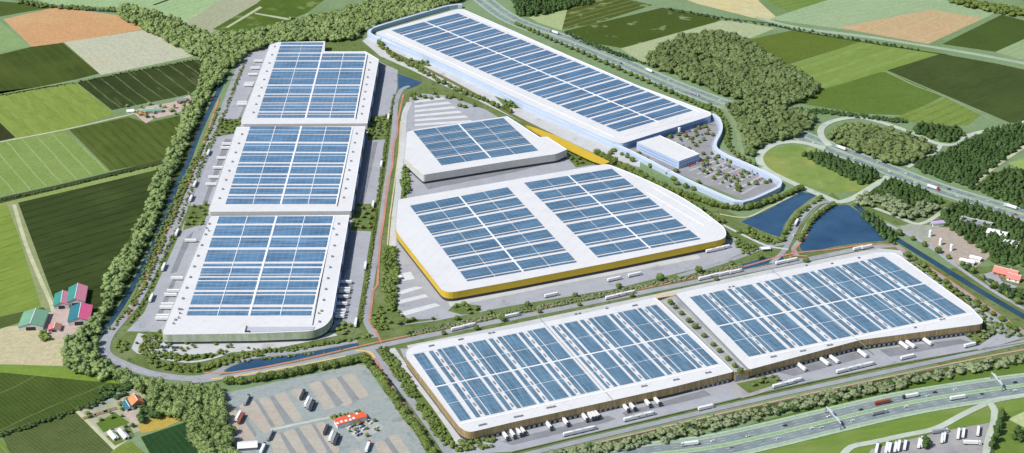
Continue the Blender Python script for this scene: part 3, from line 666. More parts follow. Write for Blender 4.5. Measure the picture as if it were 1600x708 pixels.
for root_, p_, q_ in ((r3, (544,344), (520,487)), (r2, (570.3,201), (549.6,326)), (r1, (591,99), (574.8,188))):
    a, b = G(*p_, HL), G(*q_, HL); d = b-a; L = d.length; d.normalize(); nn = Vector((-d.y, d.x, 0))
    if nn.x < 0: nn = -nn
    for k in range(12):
        c = a+d*(L*(k+.5)/12)+nn*1.3; mb = MB(); mb.box((c.x, c.y, 7.6), (L/12-1.0, .6, 7.6), math.atan2(d.y, d.x)); child(mb, 'shade_panel', M['blue_dark' if k % 3 else 'dark'], root_)  # panels added to deepen the shade on the right-hand walls

# centre: small white one and large one with the yellow band
HC = 12.0
r5, P5 = warehouse('warehouse', [(635,206),(650,202),(792,181.5),(843,214),(855,214),(886,233.5),(870,240.5),(800,251),(661,273.5),(631,246)], 13,
    'small white-roofed warehouse with pale walls and dark base beside the yellow canopy', M['concrete_wall'], [3,2,2,0,0,0,3,0,3,3], base_h=3.5)
q5 = [(645.8,205),(786.4,184.7),(840.7,235),(689.8,258)]
SOL_C = solar_mat('solar_steel', (.024,.085,.155), (.05,.13,.22), wdir((640.7,321.7),(793,293)), (2.6, 6))
angC = wdir((640.7,321.7),(793,293))
arrays(r5, q5, 13, COLS, [(0.0,.145),(.165,.18),(.205,.35),(.37,.385),(.41,.555),(.575,.59),(.615,.76),(.78,.795),(.83,1)], SOL_C)
rails(r5, q5, 13, [(.503,-.01,.503,1.0,2.2)])
rc, PC = warehouse('warehouse', [(621,312),(800,281),(935,258),(950,256.5),(985,270),(1017,284),(1062,306),(1095,327),(1134,357),(1135,373),(960,409),(800,440),(695,459),(617,360)], HC,
    'large white-roofed warehouse with a yellow band round its walls, in the centre', M['yellow_wall'], [3,0,4,6,0,30,30,0,22,16,0,0,14,16], base_h=4.0)
qa = [(640.7,321.7),(793,293),(901.7,410),(730.5,440)]; qb = [(819,286),(956,264),(1095,374),(935,403)]
pc = []
for i in range(7):
    b0 = i/6.83; pc += [(b0, b0+.088), (b0+.103, b0+.117)]
pc = [(a, min(b, 1)) for a, b in pc if a < .985]
arrays(rc, qa, HC, COLS, pc, SOL_C); arrays(rc, qb, HC, COLS, pc, SOL_C)
rails(rc, qa, HC, [(.503,-.01,.503,1.0,2.2)]); rails(rc, qb, HC, [(.503,-.01,.503,1.0,2.2)])
for (a, b) in (((1010,300),(1100,352)),((1020,292),(1112,345))):
    rails(rc, [a, b, b, a], HC, [(0,0,1,0,.6)], 'roof_seam')
# yellow canopy leading from it to the north-west
mb = MB(); A = [G(822,196,7), G(838,201,7), G(870,213,7), G(953,253,7), G(945,257,7), G(925,250,7), G(880,229,7), G(850,213,7), G(838,207,7)]
mb.prism(ccw(A), 5.0, 7.5, bottom=True)
t = empty('entrance_canopy', G(890,228,0)); tag(t, 'long tapering yellow canopy between the two centre warehouses', 'canopy')
child(mb, 'canopy_roof', M['yellow_wall'], t)
for p in along((832,206),(940,258), 10):
    mb = MB(); g = G(p[0], p[1], 5); mb.cyl((g.x, g.y, 2.5), .4, 5.0, 8); child(mb, 'post', M['grey_metal'], t)

# long warehouse with pale blue walls
HB = 10.0
rb, PB = warehouse('warehouse', [(585,51),(712,14.5),(724,14.5),(800,47.5),(900,92),(1000,135),(1111,176),(1111,181),(972,224.5),(958,221),(816,158),(700,102)], HB,
    'longest warehouse, white roof and pale blue walls, beside the tree-lined motorway', M['blue_wall'], [8,4,8,0,0,0,4,8,8,0,0,0])
SOL_B = solar_mat('solar_bright', (.022,.08,.165), (.045,.13,.24), wdir((611.9,47.5),(715,21)), (3.0, 8))
qB = [(611.9,47.5),(715,21),(1086.4,174.6),(971,207.5)]
pb = []
nB = 17
for i in range(nB): pb += [((i+.02)/nB, (i+.52)/nB), ((i+.62)/nB, (i+.82)/nB)]
arrays(rb, qB, HB, [(0, .485), (.515, 1)], pb, SOL_B)
rails(rb, qB, HB, [(.5,0,.5,1.0,2.6)])
for (p, q) in (((603,52),(960,214)),((727,20),(1094,175)),((975,212),(1098,179))):
    rails(rb, [p, q, q, p], HB, [(0,0,1,0,.7)], 'roof_seam')
mb = MB(); a, b = G(980,223,HB), G(1108,184,HB); d = (b-a); L = d.length; d.normalize(); nn = Vector((d.y, -d.x, 0))
c = (a+b)/2+nn*.3; mb.box((c.x, c.y, 4.6), (L*.96, .5, 6.5), math.atan2(d.y, d.x)); child(mb, 'window_band', M['blue_dark'], rb)
mb = MB(); c = a+d*L*.62+nn*1.5; mb.box((c.x, c.y, 4.8), (2.5, 3, 9.6), math.atan2(d.y, d.x)); child(mb, 'fin', M['white_trim'], rb)
# office block at its end
ro, PO = warehouse('office_block', [(995,222),(1031,211.5),(1093,240.5),(1061,252)], 11,
    'pale blue office block beside the tree-dotted car park of the longest warehouse', M['blue_wall'], 0, cat='office block', parapet=True)
for (a, b) in ((3, 0), (2, 3)):
    pp = [G(995,222,11), G(1031,211.5,11), G(1093,240.5,11), G(1061,252,11)]
    A, B = pp[a], pp[b]; d = B-A; L = d.length; d.normalize(); nn = Vector((d.y, -d.x, 0))
    if nn.y > 0: nn = -nn
    for k, z in enumerate((3.2, 7.0)):
        mb = MB(); c = (A+B)/2+nn*.1; mb.box((c.x, c.y, z), (L*.9, .3, .9), math.atan2(d.y, d.x)); child(mb, 'window', M['blue_mid'], ro)
mb = MB(); g = G(1080,240,3); mb.box((g.x, g.y, 3.2), (10, 7, 6.0), wdir((1061,252),(1093,240))); child(mb, 'porch', M['blue_wall'], ro)
# pale blue ribbon wall with a walkway on top that runs round the whole plot
rib = [(722,7),(700,9),(640,26),(590,41),(578,47),(583,56),(640,78),(700,104),(760,132),(816,161),(903,199),(968,229),(1000,244),(1060,275),(1110,298),(1148,314),(1160,315),(1175,311),(1216,292),(1219,284),(1205,274),(1170,258),(1135,243),(1118,232),(1117,222),(1124,208),(1126,196),(1121,184),(1112,178)]
W = spline([G(x, y, 6) for x, y in rib], 9); mb = MB(); n = len(W); LL = []; RR = []
for i, p in enumerate(W):
    d = W[min(i+1, n-1)]-W[max(i-1, 0)]; d.z = 0; d.normalize(); nn = Vector((-d.y, d.x, 0)); hw = 3.0 if i < 150 else 3.8
    LL.append(p+nn*hw); RR.append(p-nn*hw)
vs = []
for z in (0.0, 6.0): vs += [(p.x, p.y, z) for p in LL]+[(p.x, p.y, z) for p in RR]
fs = []; tops = []
for i in range(n-1):
    tops.append((2*n+i, 3*n+i, 3*n+i+1, 2*n+i+1)); fs += [(i, 2*n+i, 2*n+i+1, i+1), (n+i+1, 3*n+i+1, 3*n+i, n+i)]
fs += [(0, n, 3*n, 2*n), (n-1, 3*n-1, 4*n-1, 2*n-1)]
t = empty('perimeter_wall', W[10]*1.0); t.location.z = 0; tag(t, 'pale blue ribbon wall that runs round the longest warehouse and its car park', 'perimeter wall')
mb.add(vs, fs); child(mb, 'wall', M['blue_wall'], t)
mb = MB(); mb.add([(x, y, z+.004) for x, y, z in vs], [f[::-1] for f in tops]); child(mb, 'walkway', M['blue_top'], t)
mb = MB()
for side in (LL, RR):
    for i in range(n-1):
        a, b = side[i], side[i+1]; cx = (W[i]+W[i+1])/2; c = (a+b)/2; c = c+(cx-c).normalized()*.35
        mb.box((c.x, c.y, 6.3), ((b-a).length+.05, .4, .6), math.atan2((b-a).y, (b-a).x))
child(mb, 'balustrade', M['blue_top'], t)

# front pair with timber fronts
HS = 11.5
SOL_S = solar_mat('solar_grey', (.040,.11,.175), (.07,.155,.235), wdir((645.8,554.4),(718.6,657.8)), (2.6, 9))
rs, PS = warehouse('warehouse', [(633,557),(634,547),(648,539),(700,530),(800,513.5),(880,497),(1021,465),(1029,469),(1146,581),(1050,605),(950,627),(800,660),(733,676),(718,668)], HS,
    'white-roofed warehouse with timber front and rounded near corner, left of the front pair', M['timber_wall'], [10,10,10,0,0,0,2,2,2,0,0,0,14,14], base_h=3.5)
rs2, PS2 = warehouse('warehouse', [(1055,458.5),(1200,428),(1365,395),(1395,394.5),(1408,401),(1517,480),(1536,500),(1535,506),(1345,531),(1171,577.5)], HS,
    'white-roofed warehouse with timber front and cut right corner, right of the front pair', M['timber_wall'], [2,0,0,10,6,0,8,6,0,3], base_h=3.5)
def periods(px_starts, pxend, lo, hi): 
    return None
qS = [(645.8,554.4),(1025.4,476.5),(1122,568),(718.6,657.8)]
def upx(q, x, h):
    """photo x on the far edge of quad q -> fraction along it"""
    a, b = G(*q[0], h), G(*q[1], h); t = (x-q[0][0])/(q[1][0]-q[0][0]); p = G(x, q[0][1]+(q[1][1]-q[0][1])*t, h)
    return (p-a).dot(b-a)/(b-a).length_squared
def s_cols(q, starts, wide, end, nd=True):
    us = []; ds = []
    for i, s in enumerate(starts):
        w_ = wide[i] if isinstance(wide, list) else wide
        nxt = starts[i+1] if i+1 < len(starts) else end
        us.append((upx(q, s, HS), upx(q, min(s+w_, end), HS)))
        P_ = nxt-s
        if P_ < 30: continue
        us.append((upx(q, s+P_*.53, HS), upx(q, s+P_*.66, HS)))
        us.append((upx(q, s+P_*.82, HS), upx(q, s+P_*.955, HS)))
        ds.append(upx(q, s+P_*.74, HS))
    return us, ds
usS, dS = s_cols(qS, [645.8,691,738,785.5,832], [16,20,20,20,19], 851)
us2_, d2_ = s_cols(qS, [881,927,973,1016], [20,20,20,9.4], 1025.4)
usS = [u for u in usS if u[1] < upx(qS, 852, HS)]
usS += us2_+[(upx(qS, 861, HS), upx(qS, 865, HS)), (upx(qS, 872, HS), upx(qS, 877, HS))]
dS = [d for d in dS if d < upx(qS, 852, HS)]+d2_+[upx(qS, 868, HS)]
VR = [(0, .243), (.252, .487), (.515, .748), (.757, 1)]
arrays(rs, qS, HS, usS, VR, SOL_S)
def dash_vents(root, q, ds, h, nper=9):
    qq = GG(q, h); pts = []
    for u in ds:
        for k in range(nper):
            v = (k+.5)/nper
            if abs(v-.5) < .03: continue
            pts.append(bil(qq, u, v))
    rz = math.atan2((qq[3]-qq[0]).y, (qq[3]-qq[0]).x)
    vents(root, pts, h, (6.5, 1.5, .9), 'skylight', rz)
dash_vents(rs, qS, dS, HS)
u5 = upx(qS, 856, HS)
mb = MB(); qq = GG(qS, HS); a, b = bil(qq, u5, -.22), bil(qq, u5, 1.17); d = b-a
mb.box(((a.x+b.x)/2, (a.y+b.y)/2, HS-.2), (d.length, .7, .25), math.atan2(d.y, d.x)); child(mb, 'expansion_joint', M['grey_metal'], rs)
rails(rs, qS, HS, [(-.005,1.035,1.005,1.035,2.2),(-.01,-.02,1.0,-.02,.8),(0,.501,1,.501,1.6),(0,.2475,1,.2475,.9),(0,.7525,1,.7525,.9)])
qS2 = [(1078,465),(1385,400),(1515,487),(1170,557)]
us, ds = s_cols(qS2, [1078,1114,1156,1203,1245,1284,1322,1362], [17,17,18,17,17,18,18,18], 1404)
us = [(a, min(b, 1.0)) for a, b in us if a < .985]; ds = [d for d in ds if d < .99]
arrays(rs2, qS2, HS, us, VR, SOL_S); dash_vents(rs2, qS2, ds, HS)
rails(rs2, qS2, HS, [(-.005,1.035,1.005,1.035,2.2),(-.01,-.02,1.0,-.02,.8),(0,.501,1,.501,1.6),(0,.2475,1,.2475,.9),(0,.7525,1,.7525,.9)])
for x in (1222,):
    u = upx(qS2, x, HS); qq = GG(qS2, HS); a, b = bil(qq, u, -.25), bil(qq, u, 1.2); d = b-a
    mb = MB(); mb.box(((a.x+b.x)/2, (a.y+b.y)/2, HS-.2), (d.length, .7, .25), math.atan2(d.y, d.x)); child(mb, 'expansion_joint', M['grey_metal'], rs2)
vents(rs, [(750,673-8),(754,664),(758,663),(805,652),(810,651),(815,650),(856,637.5),(861,636.5),(866,635.5),(1004,604),(1009,603),(1054,594),(1059,593),(1104,583),(1109,582),(672,541),(676,540),(718,531),(722,530),(765,521),(771,520),(900,491),(906,490),(948,482),(994,477),(990,478)], HS, (3,1.6,1.4), 'roof_vent', angC)
vents(rs2, [(1206,558),(1211,557),(1252,549),(1257,548),(1294,540),(1299,539),(1470,500),(1475,499),(1430,512),(1260,415),(1300,415-3),(1140,449),(1146,448),(1342,403)], HS, (3,1.6,1.4), 'roof_vent', angC)
dock_doors(rs, (748,672.5),(1140,582), HS, 50); dock_doors(rs2, (1180,575.5),(1345,531), HS, 22); dock_doors(rs2, (1348,530.5),(1528,506.5), HS, 24)
# timber screen joining the two fronts, and the timber gate at the far end of the gap
t = empty('gap_deck', G(1100,530,0)); tag(t, 'raised grey planted deck in the gap between the front pair of warehouses', 'courtyard deck')
A_ = [G(1031,470,8.5), G(1054,461,8.5), G(1172,580,8.5), G(1150,586,8.5)]
mb = MB(); mb.prism(ccw(A_), 0, 8.5); child(mb, 'deck', asphalt('deck_paving', (.36,.37,.36), .1), t)
for (p_, q_) in (((1038,471),(1153,584)),((1050,467),(1166,580))):
    a, b = G(*p_, 8.5), G(*q_, 8.5); d = b-a; mb = MB(); mb.box(((a.x+b.x)/2, (a.y+b.y)/2, 8.65), (d.length, .5, .35), math.atan2(d.y, d.x)); child(mb, 'kerb', M['kerb'], t)
for root_, p_, q_ in ((rs2, (1055,458.8), (1170,576.2)),):
    a, b = G(*p_, HS), G(*q_, HS); d = b-a; d.normalize(); nn = Vector((d.y, -d.x, 0)); L = (b-a).length
    if nn.x > 0: nn = -nn
    c = (a+b)/2+nn*.15; mb = MB(); mb.box((c.x, c.y, HS/2), (L, .5, HS-.4), math.atan2(d.y, d.x)); child(mb, 'side_cladding', M['grey_metal'], root_)
t = empty('timber_screen', G(1158,590,0)); tag(t, 'brown timber screen wall bridging the gap between the front pair of warehouses', 'screen wall')
mb = MB(); a, b = G(1147.5,581.5,HS), G(1169.5,577.5,HS); d = b-a
mb.box(((a.x+b.x)/2, (a.y+b.y)/2, HS/2+1.75), (d.length, .8, HS-3.5), math.atan2(d.y, d.x)); child(mb, 'screen', M['timber_wall'], t)
for p in along((1149,581.5),(1168,578), 4):
    g = G(p[0], p[1], HS); mb = MB(); mb.cyl((g.x, g.y, 1.75), .35, 3.5, 8); child(mb, 'post', M['grey_metal'], t)
t = empty('timber_portal', G(1040,468,0)); tag(t, 'pale timber slatted portal at the far end of the gap between the front warehouses', 'portal')
a, b = G(1026,464,9), G(1056,459,9); d = b-a; rz = math.atan2(d.y, d.x)
for k in range(9):
    p = a+d*(k/8); mb = MB(); mb.box((p.x, p.y, 4.5), (.9, 7, 9), rz); child(mb, 'slat', M['beige_wall'], t)
mb = MB(); mb.box(((a.x+b.x)/2, (a.y+b.y)/2, 9.3), (d.length+1, 7.2, .5), rz); child(mb, 'lintel', M['beige_wall'], t)

# ------------------------------------------------------------------ farm buildings and small houses
def gable(name, cpx, size, rz, h, ridge, cl, cr, wall, label, cat, door=True, chimney=False, windows=0):
    g = G(*cpx); root = empty(name, g, rz); tag(root, label, cat); L, Wd = size[0]/2, size[1]/2
    mb = MB(); vs = [(-L,-Wd,0),(L,-Wd,0),(L,Wd,0),(-L,Wd,0),(-L,-Wd,h),(L,-Wd,h),(L,Wd,h),(-L,Wd,h),(-L,0,ridge),(L,0,ridge)]
    mb.add(vs, [(0,1,5,4),(2,3,7,6),(1,2,6,9,5),(3,0,4,8,7)]); mb.build('wall', wall, root)
    for s, mt in ((-1, cl), (1, cr)):
        o_ = .8; y1 = s*(Wd+o_); z1 = h-(ridge-h)*o_/Wd
        mb = MB(); vs = [(-L-o_,0,ridge+.1),(L+o_,0,ridge+.1),(L+o_,y1,z1+.1),(-L-o_,y1,z1+.1)]
        vs += [(x, y, z+.3) for x, y, z in vs]
        mb.add(vs, [(3,2,1,0),(4,5,6,7),(0,1,5,4),(1,2,6,5),(2,3,7,6),(3,0,4,7)]); mb.build('roof_slope', mt, root)
    mb = MB(); mb.box((0,0,ridge+.45), (2*L+1.8,.6,.25)); mb.build('ridge_cap', M['white_trim'], root)
    if door:
        mb = MB(); mb.box((L+.06, 0, h*.42), (.2, Wd*.8, h*.82)); mb.build('door', M['dark'], root)
        mb = MB(); mb.box((-L-.06, 0, h*.42), (.2, Wd*.8, h*.82)); mb.build('door', M['dark'], root)
    if chimney:
        mb = MB(); mb.box((L*.4, 0, ridge+1), (1.1,1.1,2)); mb.build('chimney', M['concrete_wall'], root)
    for k in range(windows):
        mb = MB(); mb.box((-L+2*L*(k+.5)/windows, -Wd-.05, h*.5), (1.4,.2,1.4)); mb.build('window', M['glass_dark'], root)
    return root
pink = worn('pink_sheet', (.72,.13,.27), .08, .1, .6, spec=.2); pink2 = worn('pale_pink_sheet', (.74,.27,.36), .06, .1, .6, spec=.2)
teal = worn('green_sheet', (.05,.25,.21), .1, .1, .6, spec=.2); teal2 = worn('blue_green_sheet', (.035,.17,.21), .1, .1, .6, spec=.2); moss = worn('moss_sheet', (.18,.36,.24), .12, .1, .6, spec=.2)
red = worn('red_tile', (.62,.16,.07), .15, .3, .8); orange = worn('orange_tile', (.70,.25,.10), .15, .3, .8); brick = worn('brick', (.40,.2,.15), .12, .3)
BR = wdir((108,480),(104,456))
gable('barn', (98,474), (27,16), R(100), 5, 8.5, pink2, teal, M['concrete_wall'], 'small green and pale pink barn, left one of the three two-coloured barns', 'barn')
gable('barn', (121,468), (35,19), R(98), 6, 10.5, pink2, teal, M['concrete_wall'], 'largest barn, green and pink roof slopes, standing farthest back in the farmyard', 'barn')
gable('barn', (126,497), (33,22), R(98), 5.5, 9.5, pink, teal2, M['concrete_wall'], 'blue-green and magenta barn, nearest of the three two-coloured barns', 'barn')
gable('barn', (53,505), (32,25), R(94), 5, 8.5, moss, moss, M['concrete_wall'], 'moss green hip-shouldered barn at the edge of the sandy field', 'barn')
gable('shed', (86,515), (11,12), R(96), 3, 5, brick, worn('red_sheet', (.62,.2,.2), .15, .3), M['concrete_wall'], 'small red-roofed shed on the pink farmyard', 'shed')
gable('farmhouse', (213,632), (13,11), R(118), 4.5, 8.5, orange, orange, brick, 'orange-tiled farmhouse tucked against the tree belt at the lower left', 'house', chimney=True, windows=3)
gable('garage', (200,637), (13,8), R(118), 3, 4.5, teal2, teal2, M['white_paint'], 'low blue-green roofed garage beside the orange-tiled farmhouse', 'garage')
gable('long_shed', (177,683), (14,4.5), R(124), 2.5, 3.6, M['white_paint'], M['white_paint'], M['white_paint'], 'narrow white shed in the garden plot, left one of two', 'shed')
gable('long_shed', (193,681), (16,4.5), R(124), 2.5, 3.6, M['white_paint'], M['white_paint'], M['white_paint'], 'narrow white shed in the garden plot, right one of two', 'shed')
for (x, y, m_, lb) in ((140,652,'planting soil bed','brown vegetable bed in the farmhouse garden, left one'),(158,646,'planting soil bed','brown vegetable bed in the farmhouse garden, middle one'),(172,641,'planting soil bed','brown vegetable bed in the farmhouse garden, right one')):
    g = G(x, y); mb = MB(); mb.box((0,0,.25), (13,5,.5)); o = mb.build('garden_bed', worn('soil', (.24,.17,.11), .3, .4) if 'soil' not in D.materials else D.materials['soil']); o.location = (g.x, g.y, .2); o.rotation_euler.z = R(28); tag(o, lb, 'garden bed')
gable('shed', (238,176), (26,8), R(14), 4, 5.5, moss, moss, M['concrete_wall'], 'long green-roofed shed of the small farm by the striped dark field', 'shed')
gable('shed', (285,160), (14,9), R(24), 4, 6, M['grey_metal'], M['white_paint'], brick, 'grey and white roofed shed at the corner where farm track meets the tree belt', 'shed')
gable('shed', (204,176), (9,7), R(14), 3, 4.5, M['white_paint'], M['white_paint'], M['white_paint'], 'tiny white shed left of the long green-roofed one', 'shed')
gable('shed', (222,180), (8,6), R(14), 3, 4.5, red, red, brick, 'small red-roofed shed below the long green-roofed one', 'shed')
gable('farmhouse', (1571,431), (26,10), R(-32), 4.5, 9, worn('rose_tile', (.66,.22,.18), .12, .3), D.materials['rose_tile'], brick, 'long rose-red tiled farmhouse near the right edge beside the canal', 'house', chimney=True, windows=5)
gable('farmhouse', (1584,438), (14,9), R(-32), 4, 7.5, D.materials['rose_tile'], D.materials['rose_tile'], M['white_paint'], 'shorter rose-red tiled annex at the right end of the long farmhouse', 'house', windows=2)
gable('shed', (1511,412), (16,6), R(-30), 4, 5, M['white_paint'], M['white_paint'], M['white_paint'], 'long white shed on the gravel site, left of two', 'shed')
gable('shed', (1524,407), (12,6), R(-30), 4, 5, M['white_paint'], M['white_paint'], M['white_paint'], 'short white shed on the gravel site, right of two', 'shed')
gable('workshop', (1525,352), (36,14), R(-32), 5, 7, M['grey_metal'], M['concrete_wall'], M['concrete_wall'], 'long grey workshop in a clearing of the dark wood on the right', 'workshop')
gable('workshop', (1558,369), (22,14), R(-32), 5, 7, M['white_paint'], M['concrete_wall'], M['concrete_wall'], 'pale grey workshop in the middle of the dark wood on the right', 'workshop')
gable('workshop', (1580,384), (16,13), R(-32), 4.5, 6, M['white_roof'], M['white_roof'], M['concrete_wall'], 'white-roofed workshop at the near edge of the dark wood on the right', 'workshop')
gable('kiosk', (387,700), (17,10), R(8), 3.5, 4.6, M['white_paint'], M['white_paint'], M['grey_metal'], 'white-roofed gatehouse at the lower left corner of the grey truck park', 'gatehouse')
gable('kiosk', (1466,352), (17,6), R(12), 4, 5, worn('lilac', (.45,.34,.62), .1, .2), D.materials['lilac'], M['white_paint'], 'lilac-roofed filling station building above the gravel site', 'building')
# restaurant with flat red roof
t = empty('restaurant', G(548,658)); tag(t, 'low restaurant with a bright red flat roof in the grey truck park', 'restaurant')
P_ = ccw([G(521,655,4.5), G(538,650,4.5), G(568,643,4.5), G(574,651,4.5), G(556,656,4.5), G(527,665,4.5)])
mb = MB(); mb.prism(inset(P_, .8), 0, 4.3, top=False); child(mb, 'wall', M['white_paint'], t)
mb = MB(); mb.prism(P_, 4.3, 4.9, bottom=True); child(mb, 'roof', worn('red_flat', (.70,.13,.05), .1, .2), t)
for k, (x, y) in enumerate([(528,661),(534,658.5),(541,657),(548,655.5),(553,653),(558,646),(546,650)]):
    mb = MB(); g = G(x, y, 5); mb.cyl((g.x, g.y, 5.5), 1.7, 1.4, 8, r2=.2); child(mb, 'roof_light', M['white_trim'], t)
# silos on the gravel site
mb = MB(); mb.cyl((0,0,4), 1.8, 8, 14); mb.cyl((0,0,8.6), 1.8, 1.2, 14, r2=.3); body = mb.mesh('silo', M['white_paint'])
for (x, y, lb) in ((1453,370,'white silo standing at the left edge of the gravel site'),(1469,383,'white silo in the middle of the gravel site'),(1486,392,'white silo nearest the canal on the gravel site')):
    o = link('silo', body); o.location = G(x, y); tag(o, lb, 'silo')
    mb = MB()
    for k in range(8): mb.box((0, 1.95, .5+k*.95), (.7, .1, .1))
    mb.box((-.35,1.95,4), (.08,.08,8)); mb.box((.35,1.95,4), (.08,.08,8)); mb.build('ladder', M['grey_metal'], o)
# gate houses at the site entrances: flat pale canopies
for (x, y, a, lb) in ((620,437,20,'flat white canopy with corner posts in the car park left of the yellow warehouse'),(1196,392,10,'flat white bus shelter on the verge by the junction')):
    t = empty('shelter', G(x, y), R(a)); tag(t, lb, 'shelter')
    mb = MB(); mb.box((0,0,3.6), (11,6,.4)); mb.build('roof', M['white_trim'], t)
    for sx in (-1, 1):
        for sy in (-1, 1): mb = MB(); mb.cyl((sx*5,sy*2.6,1.7), .15, 3.4, 6); mb.build('post', M['grey_metal'], t)
# gantries over the near motorway
for (p, q, lb) in (((1290,646),(1313,672),'pale sign gantry over the near motorway, nearer the middle of the picture'),((1548,592),(1565,612),'pale sign gantry over the near motorway, close to the right edge')):
    a, b = G(*p), G(*q); d = b-a; rz = math.atan2(d.y, d.x); t = empty('sign_gantry', (a+b)/2, rz); tag(t, lb, 'gantry'); L = d.length
    for s in (-1, 1): mb = MB(); mb.box((s*L/2, 0, 3.6), (.8,.8,7.2)); mb.build('post', M['grey_metal'], t)
    for z in (6.6, 7.8): mb = MB(); mb.box((0,0,z), (L,.5,.3)); mb.build('beam', M['white_trim'], t)
    mb = MB(); mb.box((0,0,7.2), (L,1.1,.12)); mb.build('walkway', M['grey_metal'], t)
    for u in (-.25, .22): mb = MB(); mb.box((u*L, 1.1, 7.4), (L*.22,.2,2.4)); mb.build('sign_panel', M['blue_wall'], t)

# ------------------------------------------------------------------ vehicles
ONES = 'first second third fourth fifth sixth seventh eighth ninth tenth eleventh twelfth thirteenth fourteenth fifteenth sixteenth seventeenth eighteenth nineteenth'.split()
def ordinal(i):
    if i <= 19: return ONES[i-1]
    t_ = ['twentieth','thirtieth','fortieth','fiftieth','sixtieth'][i//10-2]; w_ = ['twenty','thirty','forty','fifty','sixty'][i//10-2]
    return t_ if i % 10 == 0 else w_+'-'+ONES[i % 10-1]
COLN = {'car_grey': 'grey', 'car_dark': 'black', 'car_red': 'red', 'car_blue': 'blue', 'car_silver': 'silver', 'white_paint': 'white'}
WH = MB(); WH.cyl((0,0,0), .5, .35, 12, axis='Y'); wheel_me = WH.mesh('wheel', M['rubber'])
HB_ = MB(); HB_.cyl((0,0,0), .24, .38, 8, axis='Y'); rim_me = HB_.mesh('rim', M['grey_metal'])
def wheels(root, xs, hw=1.1):
    for x in xs:
        for s in (-1, 1):
            o = link('wheel', wheel_me, root); o.location = (x, s*hw, .5); link('rim', rim_me, o)
def tilt_body(mt, L=13.6, x0=0.0):
    mb = MB(); mb.box((x0, 0, 2.65), (L, 2.55, 2.8)); me = mb.mesh('box_body', mt)
    return me
def mk_trailer(mt, label, group, loc, rz):
    t = empty('trailer', loc, rz); tag(t, label, 'trailer', group)
    link('box_body', tilt_body(mt), t)
    mb = MB(); mb.box((0,0,1.05), (13.2,1.1,.35)); mb.box((4.2,0,.5), (.25,1.6,1.0)); mb.build('chassis', M['dark'], t)
    mb = MB(); mb.box((-6.85,0,2.65), (.08,2.4,2.6)); mb.build('rear_door', M['white_trim'], t)
    wheels(t, (-3.2,-4.5,-5.8)); return t
def mk_lorry(mt, cabm, label, group, loc, rz):
    t = empty('lorry', loc, rz); tag(t, label, 'lorry', group)
    link('box_body', tilt_body(mt, 13.6, -1.6), t)
    mb = MB(); mb.box((-1.0,0,1.05), (15.5,1.1,.35)); mb.build('chassis', M['dark'], t)
    mb = MB()
    prof = [(5.9,.6),(8.15,.6),(8.25,1.9),(7.95,3.4),(7.0,3.75),(5.9,3.75)]
    vs = [(x, s*1.22, z) for s in (-1, 1) for x, z in prof]; k = len(prof)
    mb.add(vs, [tuple(range(k-1,-1,-1)), tuple(range(k,2*k))]+[(i,(i+1)%k,k+(i+1)%k,k+i) for i in range(k)])
    c = mb.build('cab', cabm, t)
    mb = MB(); mb.add([(8.27,-1.1,1.95),(8.27,1.1,1.95),(8.03,1.1,3.2),(8.03,-1.1,3.2)], [(0,1,2,3)]); mb.build('windscreen', M['glass_dark'], c)
    for s in (-1, 1): mb = MB(); mb.box((7.2, s*1.24, 2.5), (1.1,.05,.9)); mb.build('side_window', M['glass_dark'], c)
    mb = MB(); mb.box((6.6,0,3.95), (1.2,2.2,.5)); mb.build('air_deflector', cabm, c)
    wheels(t, (7.2,3.6,-4.8,-6.1,-7.4)); return t
def copy_tree(o, parent=None):
    c = o.copy(); C.objects.link(c); c.parent = parent
    for ch in [x for x in o.children]: copy_tree(ch, c)
    return c
proto = {}
ORD = {}
ORDER = {g: 'from the far end, ' for g in ('trailers docked left of the nearest left warehouse','trailers docked left of the middle left warehouse','trailers docked left of the farthest left warehouse','trailers docked right of the nearest left warehouse')}
WORDS = 'first second third fourth fifth sixth seventh eighth ninth tenth eleventh twelfth thirteenth fourteenth'.split()
def place(kind, px, py, ang, label, group=None, mt='white_paint', cabm='white_paint', z=0.38):
    g = G(px, py); loc = (g.x, g.y, z+.03)
    if group and kind != 'car':
        ORD[group] = ORD.get(group, 0)+1; label = WORDS[ORD[group]-1]+' '+ORDER.get(group, 'from the left, ')+label
    key = (kind, mt, cabm)
    if key not in proto:
        if kind == 'trailer': t = mk_trailer(M[mt], label, group, loc, ang)
        elif kind == 'lorry': t = mk_lorry(M[mt], M[cabm], label, group, loc, ang)
        else: t = mk_car(M[mt], label, group, loc, ang)
        proto[key] = t
    else:
        t = copy_tree(proto[key]); t.location = loc; t.rotation_euler = (0, 0, ang)
    t['label'] = label; t['group'] = group or label; return t
